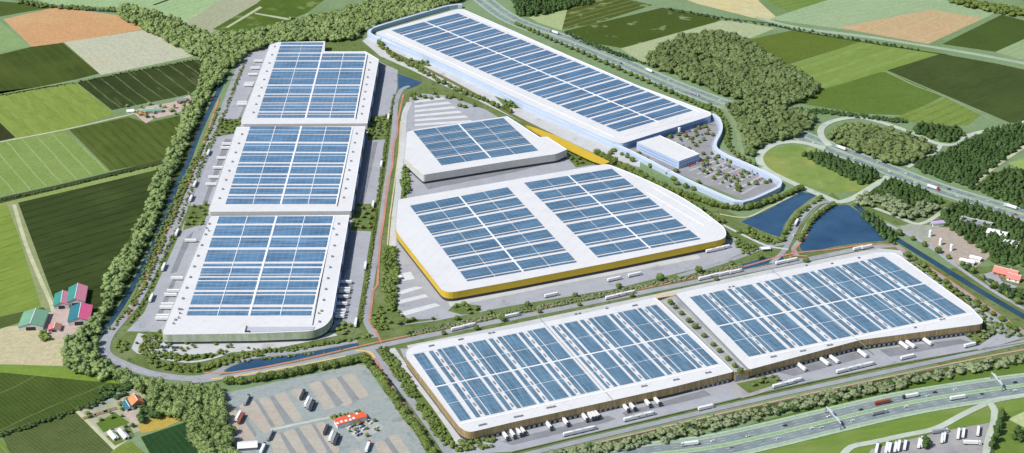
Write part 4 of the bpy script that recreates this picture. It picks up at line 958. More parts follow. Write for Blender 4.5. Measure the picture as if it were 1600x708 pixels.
def mk_car(mt, label, group, loc, rz):
    t = empty('car', loc, rz); tag(t, label, 'car', group)
    mb = MB(); pr = [(-2.2,.35),(2.2,.35),(2.25,.8),(1.1,.95),(-2.0,1.0),(-2.25,.8)]; k = len(pr)
    mb.add([(x, s*.9, z) for s in (-1, 1) for x, z in pr], [tuple(range(k-1,-1,-1)), tuple(range(k,2*k))]+[(i,(i+1)%k,k+(i+1)%k,k+i) for i in range(k)])
    mb.add([(x, y, z) for z, e in ((1.42, .72),) for x, y in ((-1.5,-e),(.25,-e),(.25,e),(-1.5,e))]+[(-1.95,-.84,.98),(1.0,-.84,.96),(1.0,.84,.96),(-1.95,.84,.98)], [(0,1,2,3)])
    mb.build('body', mt, t)
    mb = MB(); a = [(-1.95,-.84,.98),(1.0,-.84,.96),(1.0,.84,.96),(-1.95,.84,.98),(-1.5,-.72,1.41),(.25,-.72,1.41),(.25,.72,1.41),(-1.5,.72,1.41)]
    mb.add(a, [(0,1,5,4),(1,2,6,5),(2,3,7,6),(3,0,4,7)]); mb.build('window', M['glass_dark'], t)
    for x in (-1.35, 1.4):
        for s in (-1, 1): o = link('wheel', wheel_me, t); o.location = (x, s*.85, .33); o.scale = (.65,.65,.65)
    return t
for nm, c in (('car_grey',(.3,.31,.33)),('car_dark',(.03,.035,.045)),('car_red',(.5,.04,.03)),('car_blue',(.05,.1,.3)),('car_silver',(.6,.62,.64)),('tarp_dark',(.06,.065,.075)),('tarp_grey',(.33,.34,.36)),('tarp_brown',(.30,.09,.05))):
    M[nm] = mat(nm, c, .35, .5)
# S docks: nose pointing away from the wall
nS = wdir((748,672.5),(1140,582))-math.pi/2
for x, y in [(789,684),(800,681),(810,678),(816,676),(857,668),(883,662),(913,655),(922,653),(927,652),(932,650.5),(977,640),(987,638),(1011,632.5),(1026,630)]:
    place('lorry', x, y, nS, "lorry backed onto the left front warehouse", 'lorries docked at the left front warehouse', 'white_paint', 'car_dark')
nS2 = wdir((1180,575.5),(1345,531))-math.pi/2
for x, y in [(1252,577),(1288,568.5),(1303,565),(1347,556),(1412,543),(1422,541.5),(1448,537)]:
    place('trailer', x, y, nS2, "trailer backed onto the right front warehouse", 'trailers docked at the right front warehouse')
aS = wdir((800,706),(1200,611))
for grp, lb, pts in (('front yard queue, left warehouse', "queuing white lorry before the left front warehouse", [(893,680),(906,677),(919,674)]),
    ('front yard queue, middle', "white lorry in the front yard's middle queue", [(987,657),(999,654),(1011,651)]),
    ('front yard queue, gap', "white lorry parked below the front gap", [(1219,605),(1231,602),(1243,598)]),
    ('front yard queue, right warehouse', "queuing white lorry before the right front warehouse", [(1318,582),(1330,579),(1342,576),(1355,573)])):
    for x, y in pts: place('lorry', x, y, aS, lb, grp, 'white_paint', 'car_silver')
place('lorry', 1103, 640, aS, 'white lorry driving alone on the front road below the timber screen', None)
place('lorry', 1418, 561, aS, 'white lorry alone near the right end of the front yard', None)
place('lorry', 1517, 542, aS, 'white lorry with dark cab by the exit at the right end of the front yard', None, 'white_paint', 'car_dark')
aN = wdir((640,550),(1020,465))
for x, y, lb in ((717,516,'white lorry on the road behind the left end of the left front warehouse'),(733,512,'white lorry following close behind on the road at the left front warehouse'),(801,496,'silver-cabbed lorry alone on the road behind the left front warehouse')):
    place('lorry', x, y, aN, lb, None, 'white_paint', 'car_silver')
for x, y in ((957,467),(969,464),(982,461)): place('lorry', x, y, aN, 'white lorry waiting by the road behind the timber portal', 'lorries waiting behind the timber portal', 'white_paint', 'car_silver')
for x, y in ((1102,437),(1118,433),(1134,430),(1150,427)): place('lorry', x, y, aN, "white lorry behind the right front warehouse", 'lorries lined up behind the right front warehouse', 'white_paint', 'car_silver')
for x, y, lb in ((1220,413,'white trailer parked by the red cycle crossing, left of a pair'),(1237,409.5,'white trailer parked by the red cycle crossing, right of a pair'),(1341,391,'white trailer at the shore of the larger pond, left of a pair'),(1354,389,'white trailer at the shore of the larger pond, right of a pair')):
    place('trailer', x, y, aN, lb, None)
# left park docks
for x, y in [(298,379),(277,438),(271,458),(267,464),(262,479),(260,484),(255,497),(253,501)]:
    place('trailer', x, y, R(180), "trailer docked left of the nearest warehouse", 'trailers docked left of the nearest left warehouse')
for x, y in [(355,228),(353,234),(347,250),(341,265),(334,280),(330,291)]:
    place('trailer', x, y, R(180), "trailer docked left of the middle warehouse", 'trailers docked left of the middle left warehouse')
for x, y in [(404,98),(399,109),(395,119),(390,133),(388,136),(379,163),(378,166)]:
    place('trailer', x, y, R(180), "trailer docked left of the farthest warehouse", 'trailers docked left of the farthest left warehouse')
for x, y in [(540,444),(538,455),(537,459),(535,467),(533,478),(531,489),(529,494),(528,498)]:
    place('trailer', x, y, R(0), "trailer docked right of the nearest warehouse", 'trailers docked right of the nearest left warehouse')
aL = wdir((225,489),(283,361))
for x, y, lb in ((277,366,'white lorry on the left yard lane, beside the planted gap above the nearest warehouse'),(256,420,'white lorry on the left yard lane, halfway along the nearest warehouse'),(237,468,'white lorry on the left yard lane, nearest the camera'),
    (326,241,'white lorry on the left yard lane, farthest from the camera'),(305,290,'white lorry on the left yard lane, beside the lower half of the middle warehouse'),(299,312,'dark-cabbed lorry on the left yard lane, just above the planted gap')):
    place('lorry', x, y, aL, lb, None, 'white_paint', 'car_dark' if x == 299 else 'car_silver')
aA = wdir((560,505),(582,370))
for x, y, lb in ((571,418,'white lorry on the hedge side of the right yard, halfway along the nearest warehouse'),(556,507,'white lorry leaving at the near end of the yard right of the nearest warehouse'),(583,322,'white lorry beside the planting between the right yards'),
    (596,259,'white lorry on the hedge side of the right yard, beside the middle warehouse'),(607,185,'white lorry at the planting between farthest and middle right yards')):
    place('lorry', x, y, aA, lb, None)
for x, y in ((1113,394),(1122,392),(1131,389.5)): place('lorry', x, y, aN, 'white lorry at the right corner of the yellow warehouse', 'lorries at the right corner of the yellow warehouse')
for x, y, lb in ((992,432,'white lorry in the lane in front of the yellow warehouse, right one of three'),(960,439,'pale trailer rig in the lane in front of the yellow warehouse, middle of three'),(862,464,'white lorry in the lane in front of the yellow warehouse, left one of three')):
    place('lorry', x, y, aN, lb, None)
# truck park lower left
aT = wdir((470,628),(476,615))
for x, y, mt, cb, lb in ((473,620,'tarp_dark','car_dark','black lorry alone in the upper part of the grey truck park'),(480,631,'white_paint','white_paint','white lorry, left of three side by side in the grey truck park'),(484,634,'tarp_grey','car_silver','grey lorry in the middle of three side by side in the grey truck park'),
    (488,637,'tarp_dark','car_dark','black lorry, right of three side by side in the grey truck park'),(510,674,'tarp_dark','car_grey','dark lorry alone left of the restaurant car park'),(518,684,'white_paint','car_silver','white lorry in the trio below the restaurant, left one'),
    (522,687,'tarp_grey','car_grey','grey lorry in the trio below the restaurant, middle one'),(526,690,'tarp_dark','car_dark','black lorry in the trio below the restaurant, right one'),(575,701,'white_paint','car_red','white lorry with red cab at the bottom of the grey truck park'),
    (373,653,'white_paint','white_paint','white lorry on the leftmost beige strip of the grey truck park'),(377,657,'tarp_brown','car_red','red-brown lorry beside the white one on the leftmost beige strip'),(386,628,'tarp_grey','car_dark','grey lorry near the upper left corner of the grey truck park'),
    (422,683,'tarp_grey','car_silver','grey lorry near the gatehouse end of the grey truck park'),(411,704,'white_paint','car_dark','white lorry at the bottom edge of the grey truck park')):
    place('lorry', x, y, aT, lb, None, mt, cb)
# truck stop south-east: rows of parked white vans and lorries
k = 0
for x, y in [(1370,703),(1385,703),(1390,702),(1399,701),(1404,700),(1414,698),(1436,695),(1440,694),(1472,687),(1475,686),(1497,681),(1505,679),(1528,676)]:
    place('lorry', x, y, R(72), "white lorry at the lower right truck stop", 'lorries at the lower right truck stop', 'white_paint', ('car_grey','white_paint','car_blue')[k % 3]); k += 1
place('lorry', 1519, 695, R(-4), 'white lorry parked on the grass island of the lower right truck stop', None)
place('lorry', 1469, 677, R(12), 'grey lorry along the back kerb of the lower right truck stop', None, 'tarp_grey', 'car_silver')
# traffic on the motorways
def traffic(pts, where, offs, items):
    P = spline(GG(pts), 3.0); S = [0]
    for i in range(1, len(P)): S.append(S[-1]+(P[i]-P[i-1]).length)
    for (x, off, kind, mt, cb, lb, gr) in items:
        i = min(range(1, len(P)-1), key=lambda j: abs(800+F*P[j].x/((P[j].y)*math.cos(PITCH)+H*math.sin(PITCH))-x))
        d = (P[i+1]-P[i]).normalized(); nn = Vector((-d.y, d.x, 0)); p = P[i]+nn*off
        key = (kind, mt, cb)
        if key in proto: t = copy_tree(proto[key])
        else:
            t = mk_lorry(M[mt], M[cb], lb, gr, (0,0,0), 0) if kind == 'lorry' else mk_car(M[mt], lb, gr, (0,0,0), 0); proto[key] = t
        t.location = (p.x, p.y, .5); a = math.atan2(d.y, d.x); t.rotation_euler = (0, 0, a if off < 0 else a+math.pi)
        if gr: ORD[gr] = ORD.get(gr, 0)+1; lb = ordinal(ORD[gr])+' '+COLN.get(mt, 'white')+' '+lb
        t['label'] = lb; t['group'] = gr or lb
traffic(mw2, '', None, [
    (1385, 7, 'lorry', 'tarp_brown', 'car_red', 'red-brown lorry on the far carriageway of the near motorway', None),
    (1427, 8, 'lorry', 'white_paint', 'car_dark', 'white lorry with dark cab on the far carriageway of the near motorway', None),
    (1488, -8, 'lorry', 'white_paint', 'white_paint', 'white lorry on the near carriageway of the near motorway, right of the slip road nose', None),
    (1365, -8, 'lorry', 'tarp_grey', 'car_silver', 'grey lorry on the near carriageway of the near motorway', None),
    (1080, 8, 'lorry', 'white_paint', 'car_silver', 'white lorry where the near motorway enters the picture at the bottom', None)]+
    [(x, o, 'car', m_, m_, 'car from the left on the near motorway', 'cars on the near motorway') for x, o, m_ in
     [(1140,-6,'car_grey'),(1175,5,'car_silver'),(1210,-9,'car_silver'),(1235,8,'car_dark'),(1262,-6,'white_paint'),(1278,-8,'car_silver'),(1300,6,'white_paint'),(1325,-9,'white_paint'),(1350,5,'car_dark'),(1410,-6,'white_paint'),(1455,5,'car_silver'),(1470,9,'car_dark'),(1500,8,'car_silver'),(1530,-6,'car_blue'),(1580,-8,'white_paint'),(1590,6,'car_dark'),(1120,9,'white_paint')]])
traffic(mway, '', None, [
    (1463, -6, 'lorry', 'white_paint', 'car_red', 'white lorry with red cab on the far motorway, right of the loop', None),
    (1575, 7, 'lorry', 'white_paint', 'white_paint', 'white lorry on the far motorway near the right edge', None),
    (1310, 6, 'lorry', 'white_paint', 'car_silver', 'white lorry on the far motorway where it passes the loops', None),
    (1008, 7, 'lorry', 'white_paint', 'car_silver', 'white lorry on the far motorway behind the longest warehouse', None),
    (1090, -6, 'lorry', 'tarp_grey', 'car_silver', 'grey lorry on the far motorway below the round wood', None),
    (862, 7, 'lorry', 'white_paint', 'car_dark', 'white lorry on the far motorway near the top of the picture', None)]+
    [(x, o, 'car', m_, m_, 'car from the left on the far motorway', 'cars on the far motorway') for x, o, m_ in
     [(830,-5,'car_silver'),(905,-7,'white_paint'),(940,6,'white_paint'),(975,-5,'car_dark'),(1040,6,'white_paint'),(1060,-7,'car_silver'),(1120,5,'white_paint'),(1150,-6,'white_paint'),(1275,-6,'white_paint'),(1295,-5,'car_grey'),(1340,-7,'white_paint'),(1365,6,'car_silver'),(1395,-6,'white_paint'),(1410,6,'white_paint'),(1435,-7,'white_paint'),(1480,6,'car_dark'),(1500,-6,'white_paint'),(1520,-7,'car_grey'),(1540,6,'car_silver'),(1560,-5,'white_paint'),(1590,-7,'car_red')]])
traffic([(1298,314),(1272,322),(1250,345),(1238,368),(1225,392)], '', None, [(1246, -1.5, 'lorry', 'white_paint', 'car_silver', 'white lorry on the causeway between the ponds', None), (1238, 1.5, 'car', 'white_paint', 'white_paint', 'white car on the causeway between the ponds, nearest the junction', None)])
# cars in the car parks
rnd = random.Random(3)
def car_rows(quad, rows, n, prob, ang, lb, gr):
    for r_ in range(rows):
        for k in range(n):
            if rnd.random() > prob: continue
            u = (k+.5)/n; v = (r_+.5)/rows
            x = (quad[0][0]*(1-u)+quad[1][0]*u)*(1-v)+(quad[3][0]*(1-u)+quad[2][0]*u)*v
            y = (quad[0][1]*(1-u)+quad[1][1]*u)*(1-v)+(quad[3][1]*(1-u)+quad[2][1]*u)*v
            m_ = rnd.choice(['car_silver','car_dark','white_paint','car_grey','car_red','white_paint','car_blue'])
            place('car', x, y, ang, COLN[m_]+' '+lb+', row '+ONES[r_]+', '+ordinal(k+1)+' bay', gr, m_, m_, .40)
car_rows([(1068,258),(1122,236),(1205,278),(1158,302)], 7, 13, .55, R(110), 'car in the office car park', 'cars in the office car park')
car_rows([(1012,205),(1090,188),(1112,212),(1062,228)], 3, 12, .5, R(110), 'car behind the office block', 'cars behind the office block')
car_rows([(542,668),(574,656),(594,670),(560,684)], 4, 8, .6, R(60), 'car below the restaurant', 'cars at the restaurant')
car_rows([(236,541),(292,543),(292,546),(236,545)], 1, 14, .7, R(90), 'car below the green facade', 'cars in front of the green facade')

# ------------------------------------------------------------------ trees
def crown_geo(seed, r=1.0, h=1.0, lumps=5, leaves=46, sub=1, conic=False):
    """unit crown: several ragged leaf masses plus loose leaf clumps; returns numpy verts and faces"""
    import bmesh
    rg = random.Random(seed); V = []; Fc = []
    def ico(c, rad, s, ampl):
        bm = bmesh.new(); bmesh.ops.create_icosphere(bm, subdivisions=s, radius=1)
        off = len(V)
        for v in bm.verts:
            k = 1+ampl*mnoise.noise(v.co*1.9+Vector((seed*3.1+c[0]*5, c[1]*7, c[2]*3)))*1.6+rg.uniform(-.1, .1)
            V.append((c[0]+v.co.x*rad*k, c[1]+v.co.y*rad*k, c[2]+v.co.z*rad*k*.85))
        for f in bm.faces: Fc.append(tuple(off+v.index for v in f.verts))
        bm.free()
    if conic:
        for k in range(3):
            z = .25+.25*k; ico((rg.uniform(-.08,.08), rg.uniform(-.08,.08), z), .5*(1.1-z), sub, .5)
    else:
        ico((0,0,.52), .36, sub, .5)
        for k in range(lumps):
            a = 2*math.pi*k/lumps+rg.uniform(-.5,.5); q = rg.uniform(.2,.3); z = rg.uniform(.35,.72)
            ico((q*math.cos(a), q*math.sin(a), z), rg.uniform(.2,.3), sub, .6)
        ico((rg.uniform(-.1,.1), rg.uniform(-.1,.1), .78), .2, sub, .6)
    for k in range(leaves):
        a = rg.uniform(0, 2*math.pi); z = rg.uniform(.12,.98)
        rr = (.52*(1.05-z) if conic else .5*math.sqrt(max(.05, 1-((z-.52)/.5)**2)))*rg.uniform(.8,1.12)
        p = Vector((rr*math.cos(a), rr*math.sin(a), z)); s = rg.uniform(.035,.075)
        u = Vector((rg.gauss(0,1), rg.gauss(0,1), rg.gauss(0,1))).normalized(); t_ = u.orthogonal().normalized()
        b_ = u.cross(t_); off = len(V)
        V += [tuple(p+t_*s), tuple(p+b_*s), tuple(p-t_*s), tuple(p-b_*s)]; Fc.append((off,off+1,off+2)); Fc.append((off,off+2,off+3))
    return np.array(V), np.array(Fc)
HI = [crown_geo(i, sub=2, leaves=190, lumps=6) for i in range(5)]
LO = [crown_geo(20+i, lumps=4, leaves=26, sub=1) for i in range(5)]
CON = [crown_geo(40+i, leaves=26, sub=1, conic=True) for i in range(4)]
def np_mesh(name, V, Fc, mt):
    me = D.meshes.new(name); me.vertices.add(len(V)); me.vertices.foreach_set('co', np.asarray(V, dtype=np.float32).ravel())
    me.loops.add(len(Fc)*3); me.loops.foreach_set('vertex_index', np.asarray(Fc, dtype=np.int32).ravel())
    me.polygons.add(len(Fc)); me.polygons.foreach_set('loop_start', np.arange(0, len(Fc)*3, 3, dtype=np.int32))
    me.polygons.foreach_set('loop_total', np.full(len(Fc), 3, dtype=np.int32)); me.materials.append(mt); me.update(calc_edges=True); me.validate()
    return me
def trunk_mesh():
    mb = MB(); mb.cyl((0,0,.2), .035, .42, 7, r2=.02)
    for a in (0, 2.1, 4.2):
        e = Vector((math.cos(a)*.16, math.sin(a)*.16, .56)); b = Vector((0,0,.34)); s = .012
        mb.add([b+Vector((s,0,0)), b+Vector((0,s,0)), b-Vector((s,0,0)), e], [(0,1,3),(1,2,3),(2,0,3)])
    return mb.mesh('trunk', M['bark'])
TR = trunk_mesh(); CM = {}
def crown_mesh(kind, leaf, i):
    k = (kind, leaf, i)
    if k not in CM: V, Fc = {'hi': HI, 'lo': LO, 'con': CON}[kind][i]; CM[k] = np_mesh('crown', V, Fc, M[leaf])
    return CM[k]
QUEUE = []
def tree(p, d, h, leaf, label, group, kind='hi', name='tree', z=0.0, keep=1.0):
    """p world, d crown width, h height; the 300 largest in view are built one by one, the rest as one mass"""
    QUEUE.append((keep*d/math.dist((p[0], p[1], 0), (0, 0, H)), p, d, h, leaf, label, group, kind, name, z))
def build_tree(p, d, h, leaf, label, group, kind, name, z):
    t = empty(name, (p[0], p[1], z), random.uniform(0, 6.28)); tag(t, label, 'tree', group)
    c = link('crown', crown_mesh(kind, leaf, random.randrange(4)), t); c.scale = (d, d*random.uniform(.9,1.1), h)
    k = link('trunk', TR, t); k.scale = (h*.9, h*.9, h*.9)
    return t
def scatter(poly, spacing, px=True, z=0.0, jit=.38):
    P = GG(poly, z) if px else poly
    xs = [p[0] for p in P]; ys_ = [p[1] for p in P]; out = []; y = min(ys_); r = 0
    while y < max(ys_):
        x = min(xs)+(spacing*.5 if r % 2 else 0)
        while x < max(xs):
            q = (x+random.uniform(-jit,jit)*spacing, y+random.uniform(-jit,jit)*spacing)
            if inside(q[0], q[1], P): out.append(q)
            x += spacing
        y += spacing*.87; r += 1
    return out
def wood(name, pts, d, h, leaf, label, cat='wood', kind='lo'):
    """a wood or scrub read as one mass: all its trees in one object of kind stuff"""
    base_ = {'lo': LO, 'con': CON, 'hi': HI}[kind]; Vs = []; Fs = []; off = 0
    for (x, y) in pts:
        V, Fc = base_[random.randrange(len(base_))]; a = random.uniform(0, 6.28); c, s = math.cos(a), math.sin(a)
        dd = d*random.uniform(.7,1.3); hh = h*random.uniform(.7,1.25)
        W_ = np.stack([(V[:,0]*c-V[:,1]*s)*dd+x, (V[:,0]*s+V[:,1]*c)*dd+y, V[:,2]*hh], 1)
        Vs.append(W_); Fs.append(Fc+off); off += len(V)
    if not Vs: return None
    o = link(name, np_mesh(name, np.concatenate(Vs), np.concatenate(Fs), M[leaf])); tag(o, label, cat, kind='stuff'); return o
def row(p, q, n, d, h, leaf, label, group, jit=1.0, name='tree', kind='hi', pts=None, z=0.0):
    L = spline(GG([p, q] if pts is None else pts, z), 2.0); m = len(L)
    for i in range(n):
        c = L[min(m-1, int((i+.5)/n*m))]; s = random.uniform(.75,1.2)
        tree((c.x+random.uniform(-jit,jit), c.y+random.uniform(-jit,jit)), d*s, h*s, leaf, ordinal(i+1)+' from the left, '+label, group, kind, name, z, 1.75)

# the long belt on the left and along the bottom: nearest trees singly, the far ones as one mass
belt_far = [(183,14),(200,8),(262,26),(330,55),(345,52),(400,47),(450,32),(500,22),(560,8),(640,-12),(780,-40),(755,-18),(720,-2),(655,21),(590,37),(572,46),(560,56),(540,60),(500,62),(432,66),(398,76),(380,86),(360,106),(345,125),(325,160),(312,200),(296,240),(268,262),(262,240),(280,200),(300,165),(312,135),(316,95),(290,76),(228,45),(186,24)]
belt_near = [(262,258),(296,240),(282,275),(262,320),(242,365),(218,412),(196,455),(171,500),(155,523),(152,552),(175,577),(238,597),(300,607),(345,606),(350,640),(362,682),(370,716),(312,716),(300,680),(288,652),(240,640),(225,612),(205,600),(185,594),(110,578),(104,572),(104,530),(128,520),(145,498),(165,470),(162,440),(190,400),(205,365),(228,330),(236,300),(245,262)]
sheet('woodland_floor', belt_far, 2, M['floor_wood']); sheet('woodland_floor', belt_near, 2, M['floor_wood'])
water_line = [Vector(p) for p in spline(GG([(342,140),(306,220),(275,292),(238,388),(190,478),(150,532)]))]
def clear_of(pts, line, dist): return [p for p in pts if min((p[0]-l.x)**2+(p[1]-l.y)**2 for l in line) > dist*dist]
bp = clear_of(scatter(belt_near, 8.0, z=5), water_line, 9)
bp.sort(key=lambda p: p[0]**2+p[1]**2)
N_SINGLE = 130
for p in bp[:N_SINGLE]:
    tree(p, random.uniform(7.5,13), random.uniform(8,13), 'leaf_sage', 'sage green tree in the belt along the left and lower left side of the park', 'trees of the near belt')
wood('tree_belt', bp[N_SINGLE:], 10.5, 11, 'leaf_sage', 'middle stretch of the sage green tree belt between the fields and the narrow canal', 'tree belt')
wood('tree_belt', clear_of(scatter(belt_far, 8, z=5), water_line, 9), 11, 11, 'leaf_sage', 'far stretch of the tree belt that turns right behind the farthest left warehouse', 'tree belt')
def area(name, poly, sp, d, h, leaf, label, kind='lo', floor=True, z=4):
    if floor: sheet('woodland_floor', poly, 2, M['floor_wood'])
    return wood(name, scatter(poly, sp, z=z), d, h, leaf, label, 'wood', kind)
area('wood', [(1012,92),(1030,75),(1063,58),(1117,49),(1146,57),(1171,68),(1205,88),(1239,108),(1280,134),(1272,150),(1227,163),(1183,163),(1144,152),(1090,130),(1050,114),(1014,100)], 8, 11, 11, 'leaf_olive', 'rounded olive green wood beyond the far motorway, below the pale fields')
area('wood', [(1138,166),(1160,163),(1215,168),(1250,175),(1272,178),(1275,190),(1264,203),(1250,200),(1246,213),(1232,215),(1205,219),(1184,228),(1176,244),(1168,238),(1164,215),(1154,190)], 9, 12, 11, 'leaf_olive', 'olive green wood between the service road and the two loops')
area('wood', [(1300,206),(1312,198),(1340,194),(1380,200),(1420,211),(1455,224),(1462,232),(1432,250),(1400,256),(1370,247),(1320,228),(1296,216)], 9, 12, 10, 'leaf_olive', 'olive green wood filling the far loop of the interchange')
area('wood', [(1428,197),(1442,192),(1500,199),(1507,209),(1490,220),(1462,215),(1432,205)], 6.8, 8.55, 9, 'leaf_dark', 'small dark green wood right of the far loop', 'con')
area('wood', [(1430,252),(1472,240),(1515,217),(1556,199),(1600,190),(1640,178),(1640,205),(1600,222),(1545,262),(1518,291),(1470,277),(1436,263)], 6.375, 8.55, 9, 'leaf_dark', 'large dark green wood right of the far motorway', 'con')
area('wood', [(1524,292),(1548,274),(1575,262),(1640,270),(1640,338),(1600,322),(1560,308)], 7.65, 8.55, 9, 'leaf_dark', 'patchy dark wood at the right edge above the motorway', 'con')
area('wood', [(1252,238),(1290,238),(1332,252),(1370,267),(1374,275),(1350,285),(1320,275),(1278,252)], 5.95, 7.6, 9, 'leaf_dark', 'dark strip of wood along the motorway inside the near loop', 'con')
area('wood', [(1352,308),(1384,282),(1408,282),(1440,294),(1472,312),(1455,320),(1420,318),(1380,305)], 6.375, 8.075, 9, 'leaf_dark', 'dark wood in the corner between near loop and motorway', 'con')
area('wood', [(1368,304),(1378,303),(1405,316),(1422,324),(1466,312),(1470,320),(1450,332),(1418,341),(1388,332)], 8, 10, 9, 'leaf_grey', 'grey-green band of trees below the dark wood beside the motorway', 'lo')
area('wood', [(1330,312),(1355,300),(1372,302),(1376,312),(1358,322),(1345,322)], 8, 9, 8, 'leaf_grey', 'grey-green scrub above the larger pond beside the slip road', 'lo')
area('wood', [(1470,326),(1500,316),(1520,318),(1640,362),(1640,425),(1585,408),(1566,412),(1545,396),(1500,366),(1478,348)], 6.375, 8.55, 9, 'leaf_dark', 'dark wood around the grey workshops on the right', 'con')
area('wood', [(800,-20),(930,-20),(925,2),(880,12),(835,24),(806,22)], 8, 9, 12, 'leaf_dark', 'dark green wood at the top edge above the far motorway', 'con')
area('wood', [(1490,-8),(1530,2),(1600,14),(1640,22),(1640,30),(1580,22),(1520,12),(1480,0)], 8, 9, 8, 'leaf_green', 'thin green copse at the top right corner', 'lo')
area('scrub', [(820,716),(960,687),(1200,632),(1400,588),(1640,546),(1640,556),(1500,582),(1400,604),(1200,648),(1060,682),(960,704),(930,716)], 7, 8.5, 6, 'leaf_grey', 'grey-green scrub along the bank between the front road and the grass strip', 'lo')
area('scrub', [(830,712),(960,690),(1200,636),(1400,592),(1640,550),(1640,556),(1500,582),(1400,602),(1200,646),(1060,680),(960,702)], 15, 7.5, 6.5, 'leaf_dark', 'darker bushes among the grey-green scrub on the bank below the front road', 'lo', False)
area('scrub', [(1352,330),(1372,340),(1396,362),(1402,378),(1390,378),(1366,354),(1345,332)], 6, 6, 8, 'leaf_dark', 'dark bushes on the shore between larger pond and canal', 'con')
# rows of single trees
row((806,39),(1108,173), 60, 6.5, 6.5, 'leaf_green', "tree between longest warehouse and far motorway", 'motorway row')
row(None, None, 20, 6.5, 7, 'leaf_green', "tree bending round the longest warehouse's right end", 'bend row', pts=[(1106,168),(1120,176),(1132,192),(1138,212),(1136,226),(1150,244),(1180,262)])
row(None, None, 56, 8, 7.5, 'leaf_green', "tree on the bank outside the ribbon wall", 'bank row', pts=[(932,242),(985,268),(1040,296),(1090,314),(1130,326),(1165,328),(1210,314),(1252,297)])
row(None, None, 34, 6.5, 6.5, 'leaf_green', "tree in the bank line beside the yellow warehouse", 'bank second row', 3.0, pts=[(950,250),(1000,280),(1050,305),(1090,330),(1130,350)])
row(None, None, 48, 6.5, 6, 'leaf_green', "tree on the bank below the pale far yard", 'far bank row', 3.0, pts=[(592,66),(605,84),(650,108),(700,135),(740,152),(800,176)])
row((1046,474),(1158,584), 11, 6, 5.5, 'leaf_green', "tree on the deck between the front warehouses", 'gap row', .3, z=8.5)
row((388,196.5),(546,195.5), 10, 5, 5, 'leaf_dark', "dark tree between farthest and middle left warehouses", 'upper gap row', .3)
row((345,334.5),(536,333.5), 10, 5, 5, 'leaf_dark', "dark tree between middle and nearest left warehouses", 'lower gap row', .3)
row(None, None, 9, 7, 7, 'leaf_green', "tree on the verge before the yellow warehouse", 'road verge row', 1.0, pts=[(700,503),(800,484),(960,452),(1100,424),(1200,402)])
row(None, None, 9, 6, 6, 'leaf_green', "tree between main road and left front warehouse", 'front road row', 1.0, pts=[(620,524),(720,520),(830,492),(1000,462),(1300,402)])
row(None, None, 20, 6.5, 6, 'leaf_green', "tree in the strip right of the front warehouses", 'strip row', 2.5, pts=[(1420,402),(1470,440),(1530,480),(1590,520)])
row(None, None, 12, 7, 7, 'leaf_green', "tree along the far bank of the right-hand canal", 'canal bank row', 2.0, pts=[(1400,365),(1450,388),(1500,415),(1560,455),(1610,490)])
row(None, None, 14, 6, 6, 'leaf_green', "tree on the left edge of the causeway", 'causeway left row', 1.2, pts=[(1285,310),(1255,330),(1236,352),(1222,378)])
row(None, None, 16, 6, 6, 'leaf_green', "tree on the right edge of the causeway", 'causeway right row', 1.2, pts=[(1302,322),(1280,336),(1262,356),(1250,378)])
row(None, None, 36, 7.5, 7, 'leaf_green', "tree along the upper edge of the truck park", 'truck park upper row', 2.0, pts=[(352,601),(400,596),(450,588),(500,577),(560,566),(572,560)])
row(None, None, 42, 7.5, 7, 'leaf_green', "tree along the right edge of the truck park", 'truck park right row', 2.0, pts=[(572,566),(590,588),(620,632),(650,672),(672,704),(680,716)])
# scattered trees in the office car park, courtyards and gaps
def scatter_trees(poly, sp, d, h, leaf, label, group, keep=1.0, name='tree', kind='hi'):
    for p in scatter(poly, sp):
        if random.random() < keep: tree(p, d*random.uniform(.7,1.25), h*random.uniform(.7,1.2), leaf, label, group, kind, name, 0.0, 1.2)
scatter_trees([(1070,256),(1120,232),(1212,280),(1160,308)], 13, 4.8, 5, 'leaf_green', 'tree in the car park beside the office block', 'office car park trees', .85)
scatter_trees([(1010,212),(1095,186),(1118,210),(1105,232),(1062,236)], 14, 5, 5, 'leaf_green', 'tree between the longest warehouse and the office block', 'office court trees', .8)
scatter_trees([(940,236),(975,232),(1060,270),(1120,300),(1090,305),(1000,262)], 12, 7, 6, 'leaf_green', 'tree in the planting outside the blue ribbon wall', 'ribbon wall trees', .6)
for poly, wh in (([(345,187),(378,186),(372,208),(336,214)], 'between the left yards beside farthest and middle warehouses'), ([(294,322),(330,320),(318,350),(286,360)], 'between the left yards beside middle and nearest warehouses'),
                 ([(578,183),(610,180),(604,218),(574,220)], 'between the right yards beside farthest and middle warehouses'), ([(556,320),(588,318),(582,362),(548,360)], 'between the right yards beside middle and nearest warehouses'),
                 ([(640,94),(668,96),(672,103),(655,103)], 'in the bed of the far pale yard, left one'), ([(772,150),(800,160),(815,170),(790,168)], 'in the bed of the far pale yard, right one'),
                 ([(1150,600),(1215,586),(1216,600),(1170,615)], 'in the forecourt below the timber screen'), ([(600,500),(596,486),(606,478),(640,500),(690,498),(600,512)], 'at the near corner of the yard left of the yellow warehouse'),
                 ([(700,486),(712,474),(752,478),(748,490),(720,492)], 'under the near corner of the yellow warehouse'), ([(886,246),(920,246),(935,256),(900,262)], 'under the right end of the yellow canopy'),
                 ([(526,508),(560,506),(552,522),(526,524)], 'by the near end of the right yard below the docked trailers'), ([(1500,520),(1540,506),(1560,520),(1530,540)], 'at the right end of the front yard')):
    P_ = [GG(poly)[i] for i in range(len(poly))]
    sheet('planting_bed', poly, 6, M['verge'])
    scatter_trees(poly, 9, 6, 5, 'leaf_green', 'small tree of the planting '+wh, 'planting '+wh, .8, kind='lo')
